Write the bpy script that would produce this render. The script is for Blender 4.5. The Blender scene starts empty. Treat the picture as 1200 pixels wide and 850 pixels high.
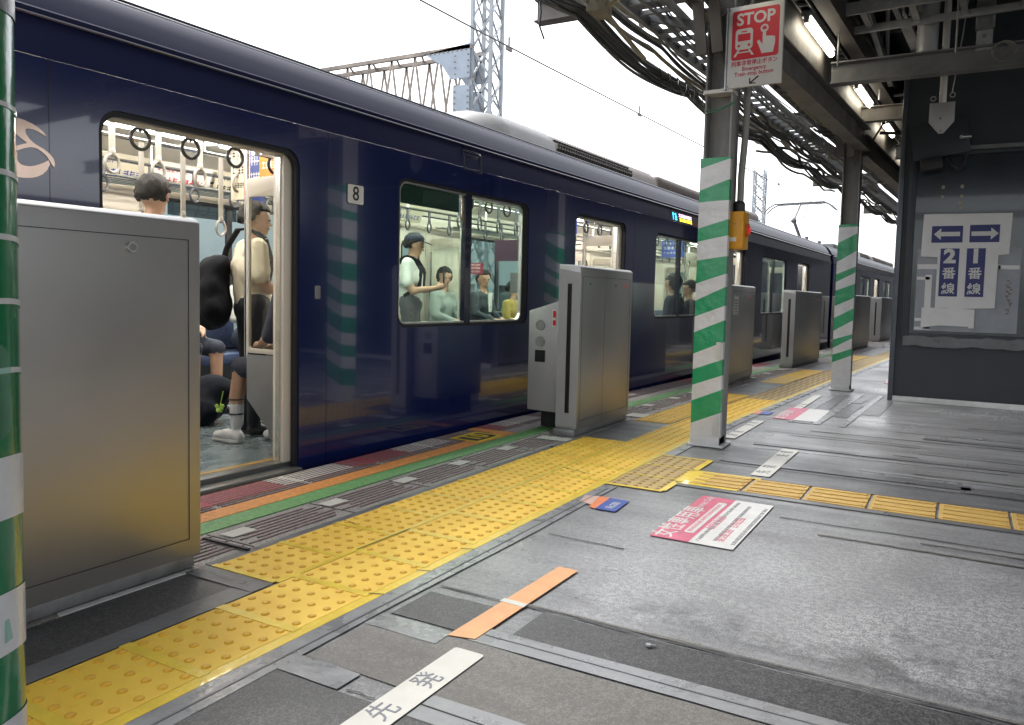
import bpy, bmesh, math, random
import numpy as np
from mathutils import Vector, Matrix
from mathutils.geometry import tessellate_polygon
random.seed(7)
rad = math.radians
SC = bpy.context.scene
COL = SC.collection

# ------------------------------------------------------------------ camera
YAW, PITCH, ROLL, CAM_H = -0.5156, -0.06588, 0.02311, 1.03
f = Vector((math.sin(YAW)*math.cos(PITCH), math.cos(YAW)*math.cos(PITCH), math.sin(PITCH)))
r = Vector((math.cos(YAW), -math.sin(YAW), 0)); u = r.cross(f)
r2 = r*math.cos(ROLL)+u*math.sin(ROLL); u2 = -r*math.sin(ROLL)+u*math.cos(ROLL)
cam = bpy.data.cameras.new('camera'); camo = bpy.data.objects.new('camera', cam); COL.objects.link(camo)
camo.matrix_world = Matrix(((r2.x, u2.x, -f.x, 0), (r2.y, u2.y, -f.y, 0), (r2.z, u2.z, -f.z, CAM_H), (0, 0, 0, 1)))
cam.sensor_width = 36; cam.lens = 27.75; cam.shift_y = -0.0149; cam.clip_end = 3000; cam.clip_start = 0.05
SC.camera = camo
# ------------------------------------------------------------------ sky, sun, exposure
W = bpy.data.worlds.new("World"); SC.world = W; W.use_nodes = True
nt = W.node_tree; bg = nt.nodes['Background']
sky = nt.nodes.new('ShaderNodeTexSky'); sky.sky_type = 'NISHITA'; sky.sun_disc = False
SUN_EL, SUN_ROT = rad(48), rad(-70)
sky.sun_elevation = SUN_EL; sky.sun_rotation = SUN_ROT; sky.dust_density = 2.5; sky.air_density = 1.0; sky.ozone_density = 1.0
hs = nt.nodes.new('ShaderNodeHueSaturation'); hs.inputs['Saturation'].default_value = 0.16; hs.inputs['Value'].default_value = 1.0
nt.links.new(sky.outputs[0], hs.inputs['Color']); nt.links.new(hs.outputs[0], bg.inputs['Color'])
bg.inputs['Strength'].default_value = 0.15
sun = bpy.data.lights.new('sun', 'SUN'); sun.energy = 1.0; sun.angle = rad(25); sun.color = (1, .97, .92)
suno = bpy.data.objects.new('sun', sun); COL.objects.link(suno)
# direction towards the sun (left of the train, fairly high)
sd = Vector((math.sin(SUN_ROT)*math.cos(SUN_EL), math.cos(SUN_ROT)*math.cos(SUN_EL), math.sin(SUN_EL)))
suno.rotation_euler = sd.to_track_quat('Z', 'Y').to_euler()
SC.view_settings.view_transform = 'Standard'; SC.view_settings.look = 'None'
SC.view_settings.exposure = 1.68; SC.view_settings.gamma = 1.0; SC.view_settings.use_curve_mapping = False
SC.render.engine = 'CYCLES'
cy = SC.cycles
cy.use_denoising = True; cy.max_bounces = 8; cy.glossy_bounces = 5; cy.transparent_max_bounces = 24; cy.caustics_reflective = False; cy.caustics_refractive = False
cy.sample_clamp_indirect = 6

# ------------------------------------------------------------------ helpers
def off(y):                      # the platform bends gently to the right further on
    d = y-5.5
    return 0.0 if d < 0 else .058*d*d/(d+2)

class MB:
    def __init__(s): s.v = []; s.f = []; s.m = []
    def add(s, vs, fs, mi=0):
        n = len(s.v); s.v += [tuple(p) for p in vs]; s.f += [tuple(i+n for i in q) for q in fs]; s.m += [mi]*len(fs); return s
    def box(s, a, b, mi=0, M=None):
        x0, y0, z0 = a; x1, y1, z1 = b
        if x0 > x1: x0, x1 = x1, x0
        if y0 > y1: y0, y1 = y1, y0
        if z0 > z1: z0, z1 = z1, z0
        vs = [Vector(p) for p in ((x0,y0,z0),(x1,y0,z0),(x1,y1,z0),(x0,y1,z0),(x0,y0,z1),(x1,y0,z1),(x1,y1,z1),(x0,y1,z1))]
        if M: vs = [M@p for p in vs]
        return s.add(vs, [(3,2,1,0),(4,5,6,7),(0,1,5,4),(1,2,6,5),(2,3,7,6),(3,0,4,7)], mi)
    def bar(s, p, q, w, h=None, mi=0, up=(0,0,1)):   # rectangular bar from p to q
        h = h or w; p = Vector(p); q = Vector(q); d = (q-p); L = d.length; d.normalize()
        a = d.cross(Vector(up))
        if a.length < 1e-4: a = d.cross(Vector((0,1,0)))
        a.normalize(); b = a.cross(d)
        M = Matrix(((a.x,d.x,b.x,p.x),(a.y,d.y,b.y,p.y),(a.z,d.z,b.z,p.z),(0,0,0,1)))
        return s.box((-w/2,0,-h/2),(w/2,L,h/2),mi,M)
    def ibeam(s, p, q, w, h, t=.012, mi=0):          # upright I section from p to q, p and q on the centre line
        p = Vector(p); q = Vector(q); up = Vector((0,0,1))
        s.bar(p+up*(h/2-t/2), q+up*(h/2-t/2), w, t, mi); s.bar(p-up*(h/2-t/2), q-up*(h/2-t/2), w, t, mi)
        return s.bar(p, q, t, h-2*t, mi)
    def tube(s, pts, rr, n=8, mi=0, caps=True):
        pts = [Vector(p) for p in pts]; k = len(pts); base = len(s.v)
        rs = rr if isinstance(rr, (list, tuple)) else [rr]*k
        prev = None; rings = []
        for i, p in enumerate(pts):
            d = (pts[min(i+1, k-1)]-pts[max(i-1, 0)])
            if d.length < 1e-9: d = Vector((0,0,1))
            d.normalize()
            if prev is None:
                a = d.cross(Vector((0,0,1)))
                if a.length < 1e-3: a = d.cross(Vector((1,0,0)))
            else: a = prev-d*prev.dot(d)
            a.normalize(); prev = a; b = d.cross(a)
            rings.append([p+(a*math.cos(2*math.pi*j/n)+b*math.sin(2*math.pi*j/n))*rs[i] for j in range(n)])
        vs = [v for R in rings for v in R]; fs = []
        for i in range(k-1):
            for j in range(n):
                fs.append((i*n+j, i*n+(j+1)%n, (i+1)*n+(j+1)%n, (i+1)*n+j))
        if caps: fs += [tuple(range(n))[::-1], tuple((k-1)*n+j for j in range(n))]
        return s.add(vs, fs, mi)
    def ring(s, c, R, rr, ax='x', n=20, m=8, mi=0, rot=0):
        c = Vector(c); vs = []; fs = []
        for i in range(n):
            t = 2*math.pi*i/n
            e = {'x': Vector((0,math.cos(t),math.sin(t))), 'y': Vector((math.cos(t),0,math.sin(t))), 'z': Vector((math.cos(t),math.sin(t),0))}[ax]
            o = {'x': Vector((1,0,0)), 'y': Vector((0,1,0)), 'z': Vector((0,0,1))}[ax]
            for j in range(m):
                q = 2*math.pi*j/m; p = e*(R+rr*math.cos(q))+o*rr*math.sin(q)
                if rot: p = Matrix.Rotation(rot,3,'Z')@p
                vs.append(c+p)
        for i in range(n):
            for j in range(m):
                fs.append((i*m+j, ((i+1)%n)*m+j, ((i+1)%n)*m+(j+1)%m, i*m+(j+1)%m))
        return s.add(vs, fs, mi)
    def ell(s, c, rx, ry, rz, n=16, m=10, mi=0, M=None):
        c = Vector(c); vs = []; fs = []
        for i in range(m+1):
            t = math.pi*i/m
            for j in range(n):
                q = 2*math.pi*j/n; p = Vector((rx*math.sin(t)*math.cos(q), ry*math.sin(t)*math.sin(q), rz*math.cos(t)))
                if M: p = M@p
                vs.append(c+p)
        for i in range(m):
            for j in range(n): fs.append((i*n+j, (i+1)*n+j, (i+1)*n+(j+1)%n, i*n+(j+1)%n))
        return s.add(vs, fs, mi)
    def disc(s, c, rr, t, ax='x', n=20, mi=0):
        c = Vector(c); o = {'x': Vector((1,0,0)), 'y': Vector((0,1,0)), 'z': Vector((0,0,1))}[ax]
        return s.tube([c-o*t/2, c+o*t/2], rr, n, mi)
    def plate(s, loops, t, f, mi=0):
        """polygon with holes (2D loops) -> slab; f(a,b,d) maps to 3D, d in 0..t"""
        tri = tessellate_polygon([[Vector((a, b, 0)) for a, b in L] for L in loops])
        flat = [p for L in loops for p in L]; n = len(flat)
        vs = [f(a, b, 0) for a, b in flat]+[f(a, b, t) for a, b in flat]
        fs = [tuple(q) for q in tri]+[tuple(i+n for i in q[::-1]) for q in tri]
        k = 0
        for L in loops:
            for i in range(len(L)):
                a, b = k+i, k+(i+1) % len(L); fs.append((a, b, b+n, a+n))
            k += len(L)
        return s.add(vs, fs, mi)
    def build(s, name, mats, parent=None, offv=None, smooth=False, bev=0, seg=2, ang=35):
        m = bpy.data.meshes.new(name)
        vs = s.v
        if offv is not None: vs = [(x-offv[0], y-offv[1], z-offv[2]) for x, y, z in vs]
        m.from_pydata([tuple(p) for p in vs], [], s.f)
        if not isinstance(mats, (list, tuple)): mats = [mats]
        for q in mats: m.materials.append(q)
        if len(mats) > 1: m.polygons.foreach_set('material_index', s.m)
        bm = bmesh.new(); bm.from_mesh(m)
        bmesh.ops.recalc_face_normals(bm, faces=bm.faces)
        if bev:
            es = [e for e in bm.edges if len(e.link_faces) == 2 and e.calc_face_angle(0) > rad(30)]
            bmesh.ops.bevel(bm, geom=es, offset=bev, segments=seg, affect='EDGES', profile=.5)
        bm.to_mesh(m); bm.free()
        if smooth or bev:
            m.shade_smooth(); m.set_sharp_from_angle(angle=rad(ang))
        o = bpy.data.objects.new(name, m); COL.objects.link(o)
        if parent: o.parent = parent
        return o

def rrect(a0, b0, a1, b1, R, n=6, corners=(1,1,1,1)):
    """rounded rectangle, corners order: (a0b0, a1b0, a1b1, a0b1)"""
    out = []
    for (cx, cyy, t0, on) in ((a0+R,b0+R,180,corners[0]),(a1-R,b0+R,270,corners[1]),(a1-R,b1-R,0,corners[2]),(a0+R,b1-R,90,corners[3])):
        if on:
            for i in range(n+1):
                t = rad(t0+90*i/n); out.append((cx+R*math.cos(t), cyy+R*math.sin(t)))
        else:
            out.append((cx+R*(1 if cx > (a0+a1)/2 else -1), cyy+R*(1 if cyy > (b0+b1)/2 else -1)))
    return out
def offpts(pts, n): return pts

def tag(o, label=None, cat=None, group=None, kind=None):
    if label: o['label'] = label
    if cat: o['category'] = cat
    if group: o['group'] = group
    if kind: o['kind'] = kind
    return o
def thing(name, label, cat, loc=(0,0,0), rz=0, group=None):
    o = bpy.data.objects.new(name, None); COL.objects.link(o); o.location = loc; o.rotation_euler = (0,0,rz)
    o.empty_display_size = .1
    return tag(o, label, cat, group)
def struct(o): o['kind'] = 'structure'; return o
def copy_tree(o, parent=None):
    c = o.copy(); COL.objects.link(c); c.parent = parent
    if parent is not None: c.matrix_parent_inverse = o.matrix_parent_inverse.copy()
    for ch in o.children: copy_tree(ch, c)
    return c

# ------------------------------------------------------------------ materials
def mat(name, col, rough=.5, metal=0, bump=0, bscale=200, var=0, vscale=6, coat=0, spec=.5, stretch=(1,1,1), coords='Object', emis=None, es=0, rvar=0, col2=None, detail=4):
    m = bpy.data.materials.new(name); m.use_nodes = True; t = m.node_tree; b = t.nodes['Principled BSDF']
    b.inputs['Base Color'].default_value = (*col, 1); b.inputs['Roughness'].default_value = rough; b.inputs['Metallic'].default_value = metal
    b.inputs['Specular IOR Level'].default_value = spec
    if coat: b.inputs['Coat Weight'].default_value = coat; b.inputs['Coat Roughness'].default_value = .03
    if emis: b.inputs['Emission Color'].default_value = (*emis, 1); b.inputs['Emission Strength'].default_value = es
    if bump or var or rvar:
        tc = t.nodes.new('ShaderNodeTexCoord'); mp = t.nodes.new('ShaderNodeMapping'); mp.inputs['Scale'].default_value = stretch
        t.links.new(tc.outputs[coords], mp.inputs[0])
    if var or rvar:
        n = t.nodes.new('ShaderNodeTexNoise'); n.inputs['Scale'].default_value = vscale; n.inputs['Detail'].default_value = detail; n.inputs['Roughness'].default_value = .65
        t.links.new(mp.outputs[0], n.inputs['Vector'])
        if var:
            c2 = col2 or tuple(max(0, c*(1-var)) for c in col); c1 = col if col2 else tuple(c*(1+var) for c in col)
            rp = t.nodes.new('ShaderNodeValToRGB'); rp.color_ramp.elements[0].position = .3; rp.color_ramp.elements[1].position = .7
            rp.color_ramp.elements[0].color = (*c2, 1); rp.color_ramp.elements[1].color = (*c1, 1)
            t.links.new(n.outputs[0], rp.inputs[0]); t.links.new(rp.outputs[0], b.inputs['Base Color'])
        if rvar:
            mr = t.nodes.new('ShaderNodeMapRange'); mr.inputs[1].default_value = .3; mr.inputs[2].default_value = .7
            mr.inputs[3].default_value = max(0, rough-rvar); mr.inputs[4].default_value = min(1, rough+rvar)
            t.links.new(n.outputs[0], mr.inputs[0]); t.links.new(mr.outputs[0], b.inputs['Roughness'])
    if bump:
        n2 = t.nodes.new('ShaderNodeTexNoise'); n2.inputs['Scale'].default_value = bscale; n2.inputs['Detail'].default_value = 3
        bp = t.nodes.new('ShaderNodeBump'); bp.inputs['Strength'].default_value = bump; bp.inputs['Distance'].default_value = .01
        t.links.new(mp.outputs[0], n2.inputs['Vector']); t.links.new(n2.outputs[0], bp.inputs['Height']); t.links.new(bp.outputs[0], b.inputs['Normal'])
    return m

def floor_mat(name, dark, light, speck=.5, rough=.5, stretch_amt=1.0, sc=1.0, wear=.5, bump=.35, zone=None):
    """worn asphalt / concrete: large stains, streaks running across the platform, fine aggregate"""
    m = bpy.data.materials.new(name); m.use_nodes = True; t = m.node_tree; b = t.nodes['Principled BSDF']; L = t.links.new
    tc = t.nodes.new('ShaderNodeTexCoord')
    def noise(scale, detail=4, vec=None, ro=.6):
        n = t.nodes.new('ShaderNodeTexNoise'); n.inputs['Scale'].default_value = scale; n.inputs['Detail'].default_value = detail; n.inputs['Roughness'].default_value = ro
        L(vec or tc.outputs['Object'], n.inputs['Vector']); return n.outputs[0]
    mp = t.nodes.new('ShaderNodeMapping'); mp.inputs['Scale'].default_value = (.35, 5.5, 1); mp.inputs['Rotation'].default_value = (0,0,rad(2)); L(tc.outputs['Object'], mp.inputs[0])
    big = noise(.9*sc, 5); streak = noise(1.3, 4, mp.outputs[0]); fine = noise(170, 2, None, .8); mid = noise(45, 3)
    def mth(op, a, c, clamp=False):
        n = t.nodes.new('ShaderNodeMath'); n.operation = op; n.use_clamp = clamp
        for i, q in enumerate((a, c)):
            if isinstance(q, (int, float)): n.inputs[i].default_value = q
            else: L(q, n.inputs[i])
        return n.outputs[0]
    def mrange(x, a, c, d, e):
        n = t.nodes.new('ShaderNodeMapRange'); L(x, n.inputs[0]); n.inputs[1].default_value = a; n.inputs[2].default_value = c; n.inputs[3].default_value = d; n.inputs[4].default_value = e; return n.outputs[0]
    s1 = mrange(big, .35, .65, 0, .5); s2 = mrange(streak, .38, .62, 0, .5*stretch_amt)
    base = mth('ADD', s1, s2, True)
    sp = mrange(fine, .42, .6, -speck, speck)
    fac = mth('ADD', base, sp, True)
    fac = mth('ADD', fac, mrange(mid, .4, .6, -.12, .12), True)
    mx = t.nodes.new('ShaderNodeMix'); mx.data_type = 'RGBA'; L(fac, mx.inputs[0]); mx.inputs[6].default_value = (*dark, 1); mx.inputs[7].default_value = (*light, 1)
    if zone:   # a band across the platform worn pale by feet, with soft irregular borders
        z0, z1, dk, lt = zone
        sx = t.nodes.new('ShaderNodeSeparateXYZ'); L(tc.outputs['Object'], sx.inputs[0])
        wn = noise(1.6, 6, None, .7); yy = mth('ADD', sx.outputs[1], mrange(wn, .3, .7, -.32, .32))
        m1 = mth('MULTIPLY', mrange(yy, z0, z0+.16, 0, 1), mrange(yy, z1, z1+.7, 1, 0))
        m1 = mth('MULTIPLY', m1, mrange(sx.outputs[0], -1.6, -1.1, .25, 1)); m1 = mth('MULTIPLY', m1, mrange(sx.outputs[0], -.2, 1.6, 1, .55))
        f2 = mth('ADD', mrange(fine, .40, .62, 0, 1), mrange(mid, .4, .6, -.25, .25), True); f2 = mth('MULTIPLY', f2, mrange(noise(2.6, 5), .3, .6, .45, 1), True)
        mz = t.nodes.new('ShaderNodeMix'); mz.data_type = 'RGBA'; L(f2, mz.inputs[0]); mz.inputs[6].default_value = (*dk, 1); mz.inputs[7].default_value = (*lt, 1)
        mw = t.nodes.new('ShaderNodeMix'); mw.data_type = 'RGBA'; L(m1, mw.inputs[0]); L(mx.outputs[2], mw.inputs[6]); L(mz.outputs[2], mw.inputs[7]); mx = mw
    # dark specks of dirt and old gum
    vo = t.nodes.new('ShaderNodeTexVoronoi'); vo.inputs['Scale'].default_value = 3.1; L(tc.outputs['Object'], vo.inputs['Vector'])
    gum = mrange(vo.outputs['Distance'], .02, .035, .55, 0)
    mx2 = t.nodes.new('ShaderNodeMix'); mx2.data_type = 'RGBA'; L(gum, mx2.inputs[0]); L(mx.outputs[2], mx2.inputs[6]); mx2.inputs[7].default_value = (.03,.03,.03,1)
    L(mx2.outputs[2], b.inputs['Base Color'])
    L(mrange(big, .35, .65, rough+.12, rough-.1), b.inputs['Roughness'])
    b.inputs['Specular IOR Level'].default_value = .6
    hsum = mth('ADD', mth('MULTIPLY', fine, .6), mth('MULTIPLY', mid, .6))
    bp = t.nodes.new('ShaderNodeBump'); bp.inputs['Strength'].default_value = bump; bp.inputs['Distance'].default_value = .006
    L(hsum, bp.inputs['Height']); L(bp.outputs[0], b.inputs['Normal'])
    return m

def glass_mat(name, tint, refl=.9, gloss_rough=.02):
    m = bpy.data.materials.new(name); m.use_nodes = True; t = m.node_tree; t.nodes.clear(); L = t.links.new
    out = t.nodes.new('ShaderNodeOutputMaterial'); tr = t.nodes.new('ShaderNodeBsdfTransparent'); tr.inputs[0].default_value = (*tint, 1)
    gl = t.nodes.new('ShaderNodeBsdfGlossy'); gl.inputs['Roughness'].default_value = gloss_rough; gl.inputs[0].default_value = (refl, refl, refl, 1)
    lw = t.nodes.new('ShaderNodeLayerWeight'); lw.inputs[0].default_value = .5
    pw = t.nodes.new('ShaderNodeMath'); pw.operation = 'POWER'; L(lw.outputs['Facing'], pw.inputs[0]); pw.inputs[1].default_value = 4.0
    ma = t.nodes.new('ShaderNodeMath'); ma.operation = 'MULTIPLY_ADD'; L(pw.outputs[0], ma.inputs[0]); ma.inputs[1].default_value = .85; ma.inputs[2].default_value = .03
    mx = t.nodes.new('ShaderNodeMixShader'); L(ma.outputs[0], mx.inputs[0]); L(tr.outputs[0], mx.inputs[1]); L(gl.outputs[0], mx.inputs[2]); L(mx.outputs[0], out.inputs[0])
    return m

M = {}
M['navy'] = mat('navy_paint', (.008,.014,.078), .15, 0, bump=.035, bscale=2.2, coat=1.0, spec=.6, var=.06, vscale=3)
M['navy_dark'] = mat('dark_navy_paint', (.006,.008,.03), .2, 0, coat=.6)
M['roofpaint'] = mat('roof_navy_paint', (.008,.012,.052), .38, 0, bump=.04, bscale=3, coat=0, spec=.2)
M['steel'] = mat('brushed_steel', (.40,.395,.39), .42, .82, var=.05, vscale=2.2, rvar=.06, bump=.02, bscale=7)
M['steel_front'] = mat('painted_steel', (.34,.34,.35), .42, .4, bump=.03, bscale=300, var=.05, vscale=4)
M['steel_bright'] = mat('bright_steel', (.62,.62,.6), .22, 1.0, var=.08, vscale=20)
M['alu'] = mat('aluminium', (.55,.55,.54), .35, .9, var=.1, vscale=10)
M['black'] = mat('black_rubber', (.012,.012,.014), .5)
M['slot'] = mat('slot_black', (.006,.006,.007), .35, var=.2, vscale=8)
M['cream'] = mat('cream_panel', (.62,.565,.48), .4)
M['cream2'] = mat('ivory_ceiling', (.66,.62,.53), .45, var=.03, vscale=2)
M['floor_in'] = mat('cabin_floor', (.13,.16,.17), .28, var=.12, vscale=5, rvar=.08)
M['ochre'] = mat('ochre_strip', (.42,.25,.05), .5)
M['sill'] = mat('door_sill', (.28,.27,.25), .35, .7, bump=.1, bscale=60, stretch=(1,12,1))
M['seatc'] = mat('seat_moquette', (.05,.07,.14), .9, bump=.2, bscale=300, var=.25, vscale=30)
M['grey_panel'] = mat('grey_partition', (.16,.16,.165), .45, var=.06, vscale=8)
M['strap_dark'] = mat('dark_strap', (.045,.045,.055), .4)
M['strap_light'] = mat('light_strap', (.33,.31,.27), .4)
M['glass'] = glass_mat('green_glass', (.80,.90,.85), 1.0)
M['glass_far'] = glass_mat('far_green_glass', (.88,.97,.965), .7)
bag_rough = .85
M['clear'] = glass_mat('clear_glass', (.93,.95,.93), .8)
M['led'] = mat('cabin_light', (1,1,1), .5, emis=(1,.96,.90), es=12)
M['roofgrey'] = mat('roof_grey', (.36,.35,.34), .4, var=.1, vscale=3)
M['louvre'] = mat('louvre_brown', (.24,.20,.175), .5, .3, var=.2, vscale=12)
M['under'] = mat('underframe', (.015,.015,.017), .7, var=.4, vscale=4)
M['copper'] = mat('copper_mirror', (.36,.27,.22), .12, 1.0, var=.1, vscale=5)
M['white'] = mat('white_plastic', (.72,.71,.68), .4, var=.04, vscale=9)
M['ink'] = mat('black_ink', (.015,.015,.018), .5)
M['beam'] = mat('weathered_beam', (.18,.165,.15), .55, .1, bump=.15, bscale=40, var=.35, vscale=3.5, stretch=(1,1,.4))
M['beam_grey'] = mat('grey_beam', (.18,.183,.19), .5, .2, bump=.1, bscale=40, var=.25, vscale=4)
M['postgrey'] = mat('post_grey', (.25,.245,.235), .55, .15, bump=.12, bscale=50, var=.35, vscale=4, stretch=(1,1,.3))
M['tape_green'] = mat('green_tape', (.012,.30,.12), .27, bump=.9, bscale=13, coat=.3, var=.08, vscale=8)
M['tape_white'] = mat('silver_white_tape', (.64,.64,.65), .27, bump=.9, bscale=13, coat=.3, var=.07, vscale=8)
M['tape_clear'] = glass_mat('clear_film', (.75,.9,.85), .9, .2)
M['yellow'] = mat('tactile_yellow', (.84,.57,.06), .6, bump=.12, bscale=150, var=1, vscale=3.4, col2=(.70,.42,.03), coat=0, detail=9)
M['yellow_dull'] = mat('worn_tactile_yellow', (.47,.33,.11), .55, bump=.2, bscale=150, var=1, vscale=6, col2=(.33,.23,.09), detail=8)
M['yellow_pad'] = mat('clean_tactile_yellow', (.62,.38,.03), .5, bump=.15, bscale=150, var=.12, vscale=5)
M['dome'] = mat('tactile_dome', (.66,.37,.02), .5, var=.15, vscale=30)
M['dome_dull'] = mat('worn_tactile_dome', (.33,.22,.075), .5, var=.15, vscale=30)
M['tape_yellow'] = mat('yellow_tape', (.74,.53,.04), .35, bump=.25, bscale=60, coat=.2, var=.12, vscale=9)
M['bar_yellow'] = mat('guide_bar_yellow', (.60,.40,.12), .5, bump=.2, bscale=120, var=1, vscale=7, col2=(.42,.27,.08), stretch=(.6,5,1), detail=8)
M['tape_grey'] = mat('grey_tape', (.21,.215,.225), .30, bump=.22, bscale=35, var=.16, vscale=9, rvar=.1, stretch=(1,1,1))
M['tape_grey2'] = mat('dark_grey_tape', (.12,.122,.13), .35, bump=.2, bscale=35, var=.2, vscale=7, rvar=.1)
M['asphalt'] = floor_mat('dark_asphalt', (.018,.018,.02), (.10,.10,.105), speck=.45, rough=.5, stretch_amt=.2)
M['plat'] = floor_mat('worn_platform', (.085,.087,.092), (.30,.305,.318), speck=.28, rough=.34, stretch_amt=.9, bump=.22, zone=(2.42,3.25,(.15,.152,.16),(.43,.435,.45)))
M['worn'] = floor_mat('bright_worn_asphalt', (.055,.057,.062), (.62,.625,.645), speck=.6, rough=.34, stretch_amt=.35, bump=.4)
M['concrete'] = floor_mat('brownish_concrete', (.085,.08,.074), (.20,.19,.178), speck=.3, rough=.55, stretch_amt=.4, bump=.2)
M['coping'] = floor_mat('coping_stone', (.17,.155,.15), (.46,.44,.42), speck=.5, rough=.6, stretch_amt=.1, bump=.3)
M['coping_rib'] = mat('coping_rib', (.17,.115,.115), .6, bump=.3, bscale=100, var=.4, vscale=40)
M['red_paint'] = mat('worn_red_paint', (.32,.045,.06), .5, bump=.3, bscale=120, var=.3, vscale=40)
M['white_paint'] = mat('worn_white_paint', (.62,.61,.57), .5, bump=.3, bscale=120, var=1, vscale=40, col2=(.40,.38,.34))
M['orange_paint'] = mat('orange_paint', (.62,.26,.07), .5, bump=.3, bscale=120, var=.25, vscale=45)
M['green_paint'] = mat('green_paint', (.13,.31,.11), .5, bump=.3, bscale=120, var=.3, vscale=45)
M['orange_tape'] = mat('orange_floor_tape', (.66,.33,.15), .5, bump=.2, bscale=120, var=.12, vscale=12)
M['white_tape'] = mat('white_floor_tape', (.54,.53,.49), .42, bump=.1, bscale=60, var=.06, vscale=12)
M['ink_grey'] = mat('grey_ink', (.16,.17,.20), .5, var=.2, vscale=60)
M['pink'] = mat('pink_vinyl', (.50,.10,.17), .4, bump=.1, bscale=80, var=.25, vscale=12)
M['pink_ink'] = mat('pink_ink', (.58,.16,.22), .5)
M['paper'] = mat('white_vinyl', (.55,.55,.54), .4, bump=.1, bscale=80, var=.08, vscale=14)
M['blue'] = mat('blue_vinyl', (.03,.07,.32), .4, var=.1, vscale=10)
M['orange_v'] = mat('orange_vinyl', (.70,.20,.06), .4, var=.1, vscale=10)
M['sign_red'] = mat('sign_red', (.55,.015,.03), .35)
M['sign_white'] = mat('sign_white', (.58,.58,.57), .35, var=.05, vscale=4)
M['sign_blue'] = mat('sign_blue', (.008,.013,.12), .4, bump=.15, bscale=30)
M['wall'] = mat('slate_cladding', (.032,.038,.047), .5, .1, bump=.12, bscale=500, var=.12, vscale=2)
M['wall_trim'] = mat('slate_trim', (.10,.115,.135), .35, .4, var=.15, vscale=3)
M['wall_panel'] = mat('old_poster_board', (.24,.26,.29), .35, var=.15, vscale=4)
M['wall_glass'] = mat('dark_board', (.028,.038,.047), .15, .2, coat=.4, var=.25, vscale=2)
M['paper_tape'] = mat('white_masking', (.62,.62,.62), .45, bump=.35, bscale=18, var=.05, vscale=6)
M['deck'] = mat('dark_roof_deck', (.045,.046,.052), .6, var=.3, vscale=2)
M['deck_brown'] = mat('brown_soffit', (.028,.024,.022), .6, var=.25, vscale=2)
M['galv'] = mat('galvanised_steel', (.38,.39,.40), .4, .6, var=.2, vscale=9)
M['galv_dark'] = mat('dark_galvanised', (.24,.245,.25), .45, .5, var=.25, vscale=9)
M['cable_k'] = mat('black_cable', (.04,.04,.044), .45, var=.3, vscale=20)
M['cable_g'] = mat('grey_cable', (.19,.19,.185), .5, var=.3, vscale=20)
M['cable_t'] = mat('tan_conduit', (.30,.27,.20), .5, var=.25, vscale=10)
M['lamp'] = mat('fluorescent_tube', (1,1,1), .5, emis=(1,.92,.74), es=4)
M['gantry'] = mat('gantry_steel', (.40,.43,.46), .55, .2, var=.2, vscale=2)
M['rust'] = mat('rusty_steel', (.36,.31,.27), .7, .1, var=.4, vscale=3)
M['button'] = mat('button_yellow', (.72,.33,.015), .4, bump=.1, bscale=40, var=.08, vscale=20)
M['red_lens'] = mat('red_lens', (.45,.01,.015), .3, emis=(1,.02,.03), es=.12)
M['ballast'] = mat('ballast', (.16,.14,.125), .9, bump=1, bscale=30, var=.5, vscale=25)
M['rail'] = mat('rail_steel', (.25,.2,.17), .4, .8, var=.2, vscale=10)
M['ground'] = mat('far_ground', (.18,.18,.17), .9, var=.2, vscale=.5)
M['skin'] = mat('skin', (.50,.30,.20), .5, var=.08, vscale=20)
M['hair'] = mat('black_hair', (.012,.010,.009), .7, bump=.8, bscale=70, stretch=(1,1,.25), var=.4, vscale=30)
M['lip'] = mat('lips', (.35,.13,.11), .5)
M['eye'] = mat('eye_dark', (.03,.02,.02), .3)

def text(s, size, m, parent, fn, name='lettering', align='CENTER', bold=0, extr=.0012, xs=1.0):
    """writing as real geometry; fn(x,y,z)->local point of parent"""
    cu = bpy.data.curves.new(name, 'FONT'); cu.body = s; cu.size = size; cu.align_x = align; cu.align_y = 'CENTER'; cu.extrude = extr/2; cu.offset = bold; cu.resolution_u = 3
    o = bpy.data.objects.new(name, cu); COL.objects.link(o)
    dg = bpy.context.evaluated_depsgraph_get(); dg.update()
    me = bpy.data.meshes.new_from_object(o.evaluated_get(dg)); COL.objects.unlink(o); bpy.data.objects.remove(o); bpy.data.curves.remove(cu)
    for v in me.vertices: v.co = Vector(fn(v.co.x*xs, v.co.y, v.co.z+extr/2))
    me.materials.clear(); me.materials.append(m); me.name = name
    q = bpy.data.objects.new(name, me); COL.objects.link(q); q.parent = parent
    return q
def glyphs(mb, a0, b0, w, h, n, f, z=.001, seed=0, gap=.25):
    """tiny rows of unreadable print: short strokes"""
    rg = random.Random(seed); cw = w/n
    for i in range(n):
        a = a0+i*cw; c = cw*(1-gap)
        for k in range(3):
            if rg.random() < .8:
                bb = b0+h*(k+.1)/3; mb.plate([[(a, bb), (a+c, bb), (a+c, bb+h*.16), (a, bb+h*.16)]], z, f)
        aa = a+c*rg.choice((.1,.4,.7)); mb.plate([[(aa, b0), (aa+c*.18, b0), (aa+c*.18, b0+h), (aa, b0+h)]], z*1.4, f)

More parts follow.
